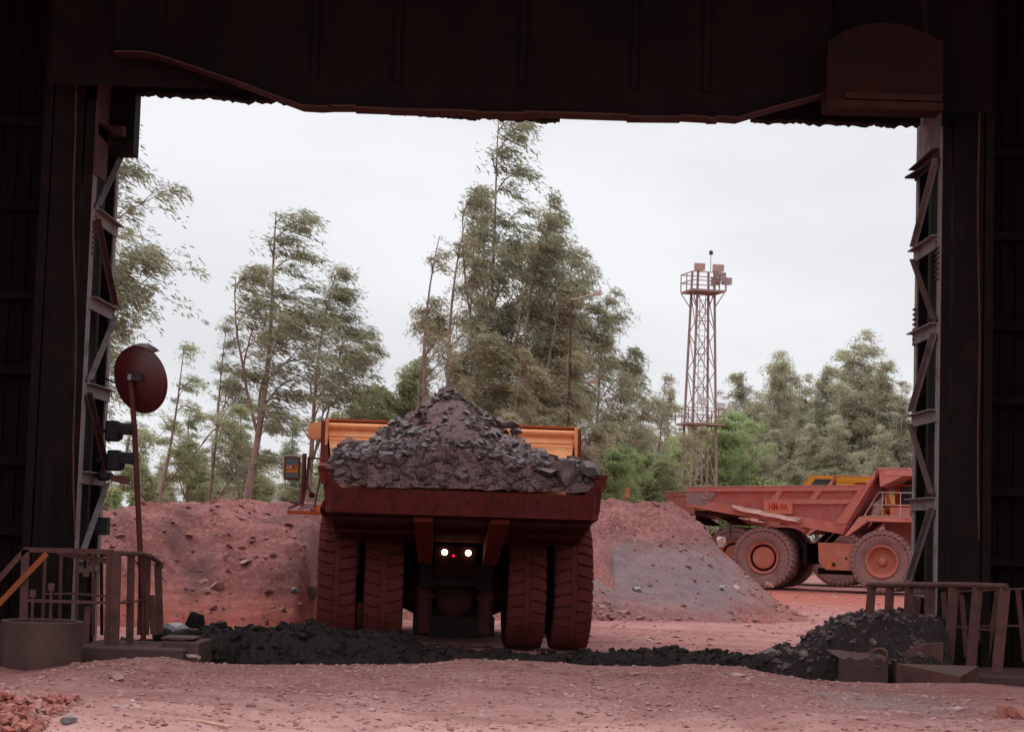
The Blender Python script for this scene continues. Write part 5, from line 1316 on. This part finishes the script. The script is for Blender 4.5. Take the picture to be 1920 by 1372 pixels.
# street lamps ------------------------------------------------------------
for k, (pole, yb, arm0, arm1, D, lab) in enumerate(((1062, 720, (1072, 562), (1128, 548), 79.5, 'street lamp whose head juts right from the central tree crowns'), (1064, 900, (1065, 726), (1122, 712), 84, 'lower street lamp among the trunks right of the ore load'))):
    p0 = W(*arm0, D); p1 = W(*arm1, D); s = thing('street_lamp', lab, 'street lamp', (p0.x, D, 0), 0, 'street lamps among the trees')
    L0 = s.location
    mb = MB(); mb.tube([(0, 0, 0), (0, 0, p0.z)], [.07, .045], 8); mb.build('pole', M_rail, s, True)
    a = p0 - L0; b = p1 - L0; c = a + (b - a) * .62
    mb = MB(); mb.tube([a, c], .03, 6); mb.build('arm', M_lampgrey, s)
    mb = MB(); mb.hexa([c + Vector((0, -.1, -.06)), c + Vector((0, .1, -.06)), c + Vector((0, .08, .05)), c + Vector((0, -.08, .05))], [b + Vector((0, -.13, -.11)), b + Vector((0, .13, -.11)), b + Vector((0, .1, .1)), b + Vector((0, -.1, .1))])
    mb.build('lamp_head', M_lampdusty, s)
mb = MB(); p = W(1176, 921, 70); mb.box((p.x - .09, 70, p.z - .22), (p.x + .09, 70.05, p.z - .03)); mb.box((p.x - .07, 70, p.z + .0), (p.x + .09, 70.05, p.z + .14)); mb.box((p.x - .02, 70.05, 0), (p.x + .02, 70.08, p.z + .1)); tag(mb.build('marker_board', mat('faded_orange', [(.36, .15, .07), (.28, .13, .08)], 3, .9)), 'small orange marker board among bushes right of the truck', 'sign')

# ------------------------------------------------------------------ TREES
def gen_tree(seed, H, c0, spread, dens=1.0, leaf=.30, wind=1.0, nl=20, puff=1.0, prof='euc', stems=2):
    r = random.Random(seed); nr = np.random.default_rng(seed)
    mb = MB(); puffs = []
    lean = r.uniform(.4, 1.0) * wind
    ph = r.uniform(0, 6)
    R0 = H * .0098
    def tp(t): return Vector((lean * (t ** 2.4) * H * .08 + .016 * H * math.sin(ph + t * 5), .01 * H * math.sin(ph * 2 + t * 4), t * H))
    main = [tp(i / 14) for i in range(15)]
    def radm(t): return R0 * (1 - .9 * t)
    mb.tube(main, [radm(i / 14) for i in range(15)], 7, False)
    def grow(p, d, L, rad, seg, up, wnd, jit=.10):
        pts = [p.copy()]; d = d.normalized()
        for i in range(seg):
            d = (d + Vector((wnd, 0, up)) * .12 + Vector((r.gauss(0, 1), r.gauss(0, 1), r.gauss(0, 1))) * jit).normalized()
            p = p + d * (L / seg); pts.append(p.copy())
        mb.tube(pts, [max(.006, rad * (1 - .8 * i / seg)) for i in range(seg + 1)], 5, False)
        return pts
    stemlist = [(main, c0, 1.0)]
    if prof != 'bush':
        for k in range(stems):
            t = r.uniform(.18, .42); az = r.uniform(0, 6.28); L = H * r.uniform(.38, .58) * (1 - t * .4)
            st = grow(tp(t), Vector((math.cos(az) * .42, math.sin(az) * .42, 1)), L, radm(t) * .62, 10, .55, wind * .35, .06)
            stemlist.append((st, .25, r.uniform(.55, .75)))
    for (st, s0, wgt) in stemlist:
        ns = len(st) - 1; n_l = max(5, int(nl * wgt))
        for i in range(n_l):
            if prof != 'bush' and r.random() < .12: continue          # holes in the crown
            t = s0 + (.98 - s0) * ((i + r.random()) / n_l); u = (t - s0) / (1 - s0)
            q = t * ns; k = min(int(q), ns - 1); p0 = st[k].lerp(st[k + 1], q - k)
            if prof == 'euc': pw = (1 - u ** 1.7) ** .65 * (.6 + .5 * min(u * 2.5, 1)) * (1 + .35 * math.sin(u * 9 + ph)) * .85 + .14
            elif prof == 'round': pw = (1 - u ** 2.4) ** .6 * .9 + .22
            elif prof == 'bush': pw = math.sqrt(max(0, 1 - u * u)) + .1
            else: pw = (1 - u) + .2
            L = spread * H * pw * r.uniform(.35, 1.25) * (.6 + .4 * wgt)
            az = i * 2.4 + r.uniform(-.6, .6); el = r.uniform(.7, 1.32) if prof != 'bush' else r.uniform(.3, 1.1)
            d = Vector((math.cos(az) * math.cos(el) + .15 * wind, math.sin(az) * math.cos(el), math.sin(el)))
            pts = grow(p0, d, L, R0 * .30 * (1 - .6 * u) * wgt + .008, 6, .0, wind * .9)
            puffs.append((pts[-1], 1.0, L))
            if r.random() < .6: puffs.append((pts[-2], .8, L))
            for j in range(1, 6):
                for _ in range(1 if prof == 'thin' else 2):
                    if r.random() < .25: continue
                    d2 = Vector((r.gauss(.45 * wind, .7), r.gauss(0, .7), r.gauss(.30, .45)))
                    pp = grow(pts[j], d2, L * r.uniform(.20, .48), .010 + R0 * .05, 3, -.4, wind)
                    puffs.append((pp[-1], r.uniform(.6, 1.05), L))
                    if r.random() < (.95 if prof == 'bush' else .3): puffs.append((pp[-2], .7, L))
    for k in range(3): puffs.append((tp(.93 + .03 * k), .7, 1))
    # every puff is a spray of narrow leaves streaming down-wind and drooping
    per = int(46 * dens)
    C_ = np.array([p[0][:] for p in puffs]); Sx = np.array([p[1] for p in puffs]) * nr.uniform(.55, 1.35, len(puffs))
    C_ = np.repeat(C_, per, 0); Sx = np.repeat(Sx, per); m_ = len(C_)
    sg = .25 * puff * (H / 15) ** .5
    gg = np.clip(nr.normal(size=(m_, 3)), -1.7, 1.7)
    off = gg * np.array([sg * 1.35, sg * .95, sg * .55]) * Sx[:, None]
    off[:, 0] += .5 * sg * wind
    off[:, 2] -= (.9 * np.clip(off[:, 0], 0, None) ** 2 / (sg * 2)) * min(1, wind + .3) * .5
    base = C_ + off
    d = np.array([wind * 1.0, 0, -.22]) + nr.normal(size=(m_, 3)) * (.42 if wind > .3 else .8)
    d[:, 2] -= .5 * np.clip(off[:, 0] / sg, 0, 2) * wind * .3
    d /= np.linalg.norm(d, axis=1)[:, None]
    sd = np.cross(d, nr.normal(size=(m_, 3))); sd /= np.linalg.norm(sd, axis=1)[:, None] + 1e-9
    ln = leaf * nr.uniform(.5, 1.25, m_)[:, None]; wd = ln * .105
    V = np.stack([base, base + d * ln * .45 + sd * wd, base + d * ln + np.array([0, 0, -.15]) * ln, base + d * ln * .45 - sd * wd], 1).reshape(-1, 3)
    Fc = np.arange(m_ * 4).reshape(-1, 4)
    return mb, V, Fc
LM_dark = leafmat('olive_leaves', (.12, .12, .06), (.245, .24, .13), (.43, .41, .27))
LM_green = leafmat('green_leaves', (.16, .185, .075), (.30, .33, .14), (.46, .48, .27))
LM_brown = leafmat('dusty_brown_leaves', (.20, .17, .095), (.34, .295, .165), (.50, .45, .29))
LM_far = leafmat('haze_tinted_leaves', (.27, .25, .155), (.42, .40, .25), (.58, .56, .39))  # light, washed-out greens: distance haze put into the leaf colour
LM_bright = leafmat('bright_bush_leaves', (.22, .28, .10), (.33, .42, .16), (.46, .53, .26))
def tree_obj(gen, lm, bark=M_bark):
    mb, V, Fc = gen
    tm = bpy.data.meshes.new('trunk'); tm.from_pydata(mb.V, [], mb.F); tm.materials.append(bark)
    tm.polygons.foreach_set('use_smooth', [True] * len(tm.polygons))
    me = npmesh('crown', V, Fc, lm); cm = me.data; bpy.data.objects.remove(me)
    return tm, cm
def put(meshes, x, y, sc, rz, label, cat='tree', group='trees beyond the yard', name='tree', z=0.0, sz=None, lm=None):
    t = thing(name, label, cat, (x, y, z), rz, group); t.scale = (sc, sc, sz or sc)
    a = link('trunk', meshes[0], None, t); b = link('crown', meshes[1], None, t)
    if lm:
        b.material_slots[0].link = 'OBJECT'; b.material_slots[0].material = lm
    return t
# H=15 prototypes
PR = {
    'a': tree_obj(gen_tree(1, 15, .30, .19, 1.0, .21, nl=15), LM_dark),
    'b': tree_obj(gen_tree(2, 15, .34, .17, 1.0, .20, nl=13), LM_dark),
    'c': tree_obj(gen_tree(3, 15, .25, .16, 1.5, .20, nl=17), LM_brown),
    'd': tree_obj(gen_tree(4, 15, .30, .13, .55, .18, nl=14, prof='thin', puff=.8, stems=1), LM_brown),
    'e': tree_obj(gen_tree(5, 15, .35, .15, .95, .20, nl=10, stems=1), LM_green),
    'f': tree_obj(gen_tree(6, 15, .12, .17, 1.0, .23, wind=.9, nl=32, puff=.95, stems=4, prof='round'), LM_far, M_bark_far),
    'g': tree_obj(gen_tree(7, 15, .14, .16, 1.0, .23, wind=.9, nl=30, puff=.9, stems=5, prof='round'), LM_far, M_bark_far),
    'h': tree_obj(gen_tree(8, 15, .08, .24, 1.2, .24, wind=.8, nl=17), LM_green),
    'u': tree_obj(gen_tree(9, 6, .08, .42, 1.5, .17, wind=.3, nl=34, prof='bush'), LM_bright),
    'v': tree_obj(gen_tree(10, 6, .10, .40, 1.2, .18, wind=.6, nl=30, prof='bush'), LM_green),
    'w': tree_obj(gen_tree(12, 15, .30, .18, 1.0, .21, nl=15), LM_dark),
    'x': tree_obj(gen_tree(15, 15, .38, .16, 1.05, .21, nl=13, stems=3), LM_dark),
}
def hero(key, px, top, D, rz, label, xs_=1.0, lm=None, group='trees beyond the yard', base_z=0.0, name='tree', cat='tree', H=15.0, frac=1.02):
    p = W(px, top, D); h = (p.z - base_z); s = h / (H * frac)
    t = put(PR[key], p.x, D, s * xs_, rz, label, cat, group, name, base_z, s, lm)
    return t
# left side
hero('w', 150, 140, 62, .15, 'tall dark eucalyptus behind the left column, cut off by it', .95)
hero('a', 150, 420, 66, .9, 'dark tree lower down behind the left column', 1.3)
hero('a', 490, 380, 78, .0, 'tall open eucalyptus with two crowns standing alone at left centre', 1.4)
hero('x', 585, 500, 84, .5, 'shorter leafy tree just right of the tall left eucalyptus', 1.3)
hero('b', 400, 600, 82, 5.9, 'leafy tree left of the tall left eucalyptus', 1.0)
hero('e', 312, 640, 72, .2, 'slim young tree just right of the round traffic mirror', 1.25)
hero('e', 235, 700, 76, 5.6, 'slim tree behind the signal lamps', 1.7)
hero('h', 350, 760, 92, .3, 'low bushy tree between the traffic mirror and the left eucalyptus', 1.3)
hero('h', 545, 775, 95, 5.8, 'low bushy tree behind the truck mirror', 1.2)
hero('h', 450, 740, 100, .6, 'bushy tree behind the left eucalyptus trunk', 1.3)
hero('h', 620, 775, 98, 1.0, 'bushy tree left behind the orange head wall', 1.1)
hero('h', 255, 800, 96, .8, 'low hazy tree at the left behind the pole', 1.6)
hero('v', 745, 700, 88, .3, 'round light green tree behind the left flank of the ore cone', 1.0, H=6.0)
hero('v', 700, 745, 92, 2.0, 'small green tree touching the orange head wall', 1.1, H=6.0)
hero('h', 800, 735, 105, 2.0, 'hazy tree low behind the ore cone peak', 1.0)
hero('u', 215, 920, 56, .3, 'bright green bush on the left bank beside the column', .9, H=6.0, base_z=2.0, name='bush', cat='bush', group='bushes')
hero('u', 250, 925, 58, 2.3, 'bright green bush left of the leaning mirror pole', .8, H=6.0, base_z=2.0, name='bush', cat='bush', group='bushes')
# centre
hero('a', 912, 200, 86, 6.1, 'tallest tree of the central clump with bent top', .92)
hero('w', 1000, 335, 90, .3, 'second tallest central tree, right of the tallest', .8)
hero('c', 955, 440, 84, .1, 'dense brownish tree in the middle of the central clump', 1.15)
hero('c', 1015, 520, 82, .6, 'dense brownish tree at the right of the central clump', 1.3)
hero('c', 925, 350, 87, 2.2, 'slender brownish tree behind the tallest tree', .9)
hero('x', 975, 400, 83, .2, 'leafy tree filling the middle of the central clump', 1.1)
hero('c', 880, 540, 88, 1.0, 'brownish tree behind the tallest trunk', 1.0)
hero('d', 800, 430, 80, .0, 'thin sparse tree at the left edge of the central clump', 1.15)
hero('d', 785, 590, 82, .7, 'thinnest leafless-looking sapling left of the central clump', 1.2)
hero('d', 845, 400, 83, .3, 'thin sparse tree between the saplings and the tallest tree', 1.2)
hero('b', 1040, 470, 86, .2, 'dark-leaved tree on the right shoulder of the central clump', 1.0)
hero('b', 1110, 545, 92, .1, 'open tree just right of the upper street lamp', 1.0)
hero('c', 960, 640, 78, .9, 'low brownish tree directly behind the ore load', 1.1)
hero('c', 1050, 650, 80, 5.9, 'low brownish tree beside the lower street lamp', 1.1)
hero('w', 1150, 660, 96, .4, 'hazy tree with drooping sprays right of the street lamps', .9)
hero('h', 1120, 760, 104, .1, 'bushy tree low behind the right end of the head wall', 1.2)
hero('c', 1185, 740, 110, .5, 'slim brownish tree left of the one near the mast', 1.3)
# between clump and mast
hero('e', 1225, 700, 98, .0, 'brown open tree just left of the lighting mast', 1.0, lm=LM_brown)
hero('c', 1270, 790, 118, .2, 'low brownish tree behind the foot of the mast', 1.6)
hero('u', 1352, 790, 119, .4, 'bright green round tree right behind the mast foot', 1.05, H=6.0)
hero('u', 1290, 830, 121, 1.4, 'bright green round tree left behind the mast foot', 1.15, H=6.0)
hero('u', 1150, 850, 90, .4, 'bright green bush above the right earth bank', .9, H=6.0, name='bush', cat='bush', group='bushes')
hero('v', 1105, 860, 92, .9, 'green bush at the right edge of the ore load', 1.0, H=6.0, name='bush', cat='bush', group='bushes')
hero('v', 1230, 850, 95, 2.9, 'green bush behind the tail of the parked trucks', 1.4, H=6.0, name='bush', cat='bush', group='bushes')
# right grove
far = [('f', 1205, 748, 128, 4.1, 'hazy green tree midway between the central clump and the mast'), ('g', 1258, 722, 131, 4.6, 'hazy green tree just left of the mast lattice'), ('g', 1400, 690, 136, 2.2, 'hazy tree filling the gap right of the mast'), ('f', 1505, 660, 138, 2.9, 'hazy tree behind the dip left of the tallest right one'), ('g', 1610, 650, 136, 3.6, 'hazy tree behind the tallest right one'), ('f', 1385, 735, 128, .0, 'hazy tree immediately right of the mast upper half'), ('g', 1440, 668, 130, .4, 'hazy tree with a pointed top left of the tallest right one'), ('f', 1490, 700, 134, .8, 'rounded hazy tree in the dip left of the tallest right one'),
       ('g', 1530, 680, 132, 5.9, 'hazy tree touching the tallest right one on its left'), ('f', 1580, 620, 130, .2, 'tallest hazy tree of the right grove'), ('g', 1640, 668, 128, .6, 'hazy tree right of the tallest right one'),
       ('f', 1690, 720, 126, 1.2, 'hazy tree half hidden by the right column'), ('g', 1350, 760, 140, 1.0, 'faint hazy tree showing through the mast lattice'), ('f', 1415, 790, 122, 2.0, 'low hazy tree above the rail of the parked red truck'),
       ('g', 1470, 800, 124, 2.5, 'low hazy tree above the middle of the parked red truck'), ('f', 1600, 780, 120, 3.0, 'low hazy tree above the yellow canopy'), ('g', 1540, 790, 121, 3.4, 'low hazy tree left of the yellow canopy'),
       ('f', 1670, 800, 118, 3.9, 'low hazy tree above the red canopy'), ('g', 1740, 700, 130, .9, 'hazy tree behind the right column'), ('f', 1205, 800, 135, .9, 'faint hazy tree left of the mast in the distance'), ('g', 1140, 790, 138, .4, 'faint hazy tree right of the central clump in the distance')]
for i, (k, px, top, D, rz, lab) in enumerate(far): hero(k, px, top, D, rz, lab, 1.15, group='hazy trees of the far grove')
# far off wooded strip: rows of individual trees
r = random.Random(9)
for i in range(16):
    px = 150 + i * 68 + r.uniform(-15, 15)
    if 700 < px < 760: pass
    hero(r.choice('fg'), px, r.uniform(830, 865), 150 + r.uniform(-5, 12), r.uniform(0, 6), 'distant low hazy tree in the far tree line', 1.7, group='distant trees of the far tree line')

# ------------------------------------------------------------------ WORLD AND SUN
w = bpy.data.worlds.new('World'); scene.world = w; w.use_nodes = True
nt = w.node_tree; N = nt.nodes; L = nt.links
bg = N['Background']; sky = N.new('ShaderNodeTexSky'); sky.sky_type = 'NISHITA'; sky.sun_disc = False
SE, SR = R(72), R(-60)
sky.sun_elevation = SE; sky.sun_rotation = SR; sky.dust_density = 4
sm = N.new('ShaderNodeMix'); sm.data_type = 'RGBA'
tc = N.new('ShaderNodeTexCoord'); mp = N.new('ShaderNodeMapping'); mp.inputs['Scale'].default_value = (1.0, 1.0, 3.2)
L.new(tc.outputs['Generated'], mp.inputs['Vector'])
nz = N.new('ShaderNodeTexNoise'); nz.inputs['Scale'].default_value = 3.2; nz.inputs['Detail'].default_value = 5; nz.inputs['Roughness'].default_value = .5
L.new(mp.outputs[0], nz.inputs['Vector'])
cr = N.new('ShaderNodeValToRGB'); e = cr.color_ramp.elements
e[0].position = .36; e[0].color = (8.0, 8.1, 8.5, 1); e[1].position = .62; e[1].color = (9.5, 9.65, 10.0, 1)
L.new(nz.outputs['Fac'], cr.inputs['Fac'])
sm.inputs[0].default_value = .93
L.new(sky.outputs[0], sm.inputs[6]); L.new(cr.outputs[0], sm.inputs[7])
sp = N.new('ShaderNodeSeparateXYZ'); L.new(tc.outputs['Generated'], sp.inputs[0])
mz = N.new('ShaderNodeMapRange'); mz.inputs[1].default_value = .27; mz.inputs[2].default_value = 1.0; mz.inputs[3].default_value = 1.0; mz.inputs[4].default_value = 2.5
L.new(sp.outputs['Z'], mz.inputs[0])                       # overcast sky: brighter towards the zenith
sc_ = N.new('ShaderNodeVectorMath'); sc_.operation = 'SCALE'; L.new(sm.outputs[2], sc_.inputs[0]); L.new(mz.outputs[0], sc_.inputs['Scale'])
L.new(sc_.outputs[0], bg.inputs['Color']); bg.inputs['Strength'].default_value = .1
sd = bpy.data.lights.new('sun', 'SUN'); sd.energy = .6; sd.angle = R(25); sd.color = (1, .96, .9)
so = bpy.data.objects.new('sun', sd); COL.objects.link(so)
az = SR
dirv = Vector((math.sin(az) * math.cos(SE), math.cos(az) * math.cos(SE), math.sin(SE)))
so.rotation_euler = dirv.to_track_quat('Z', 'Y').to_euler()
scene.view_settings.view_transform = 'Standard'; scene.view_settings.look = 'None'; scene.view_settings.exposure = 0
scene.render.engine = 'CYCLES'
scene.cycles.max_bounces = 6; scene.cycles.diffuse_bounces = 3
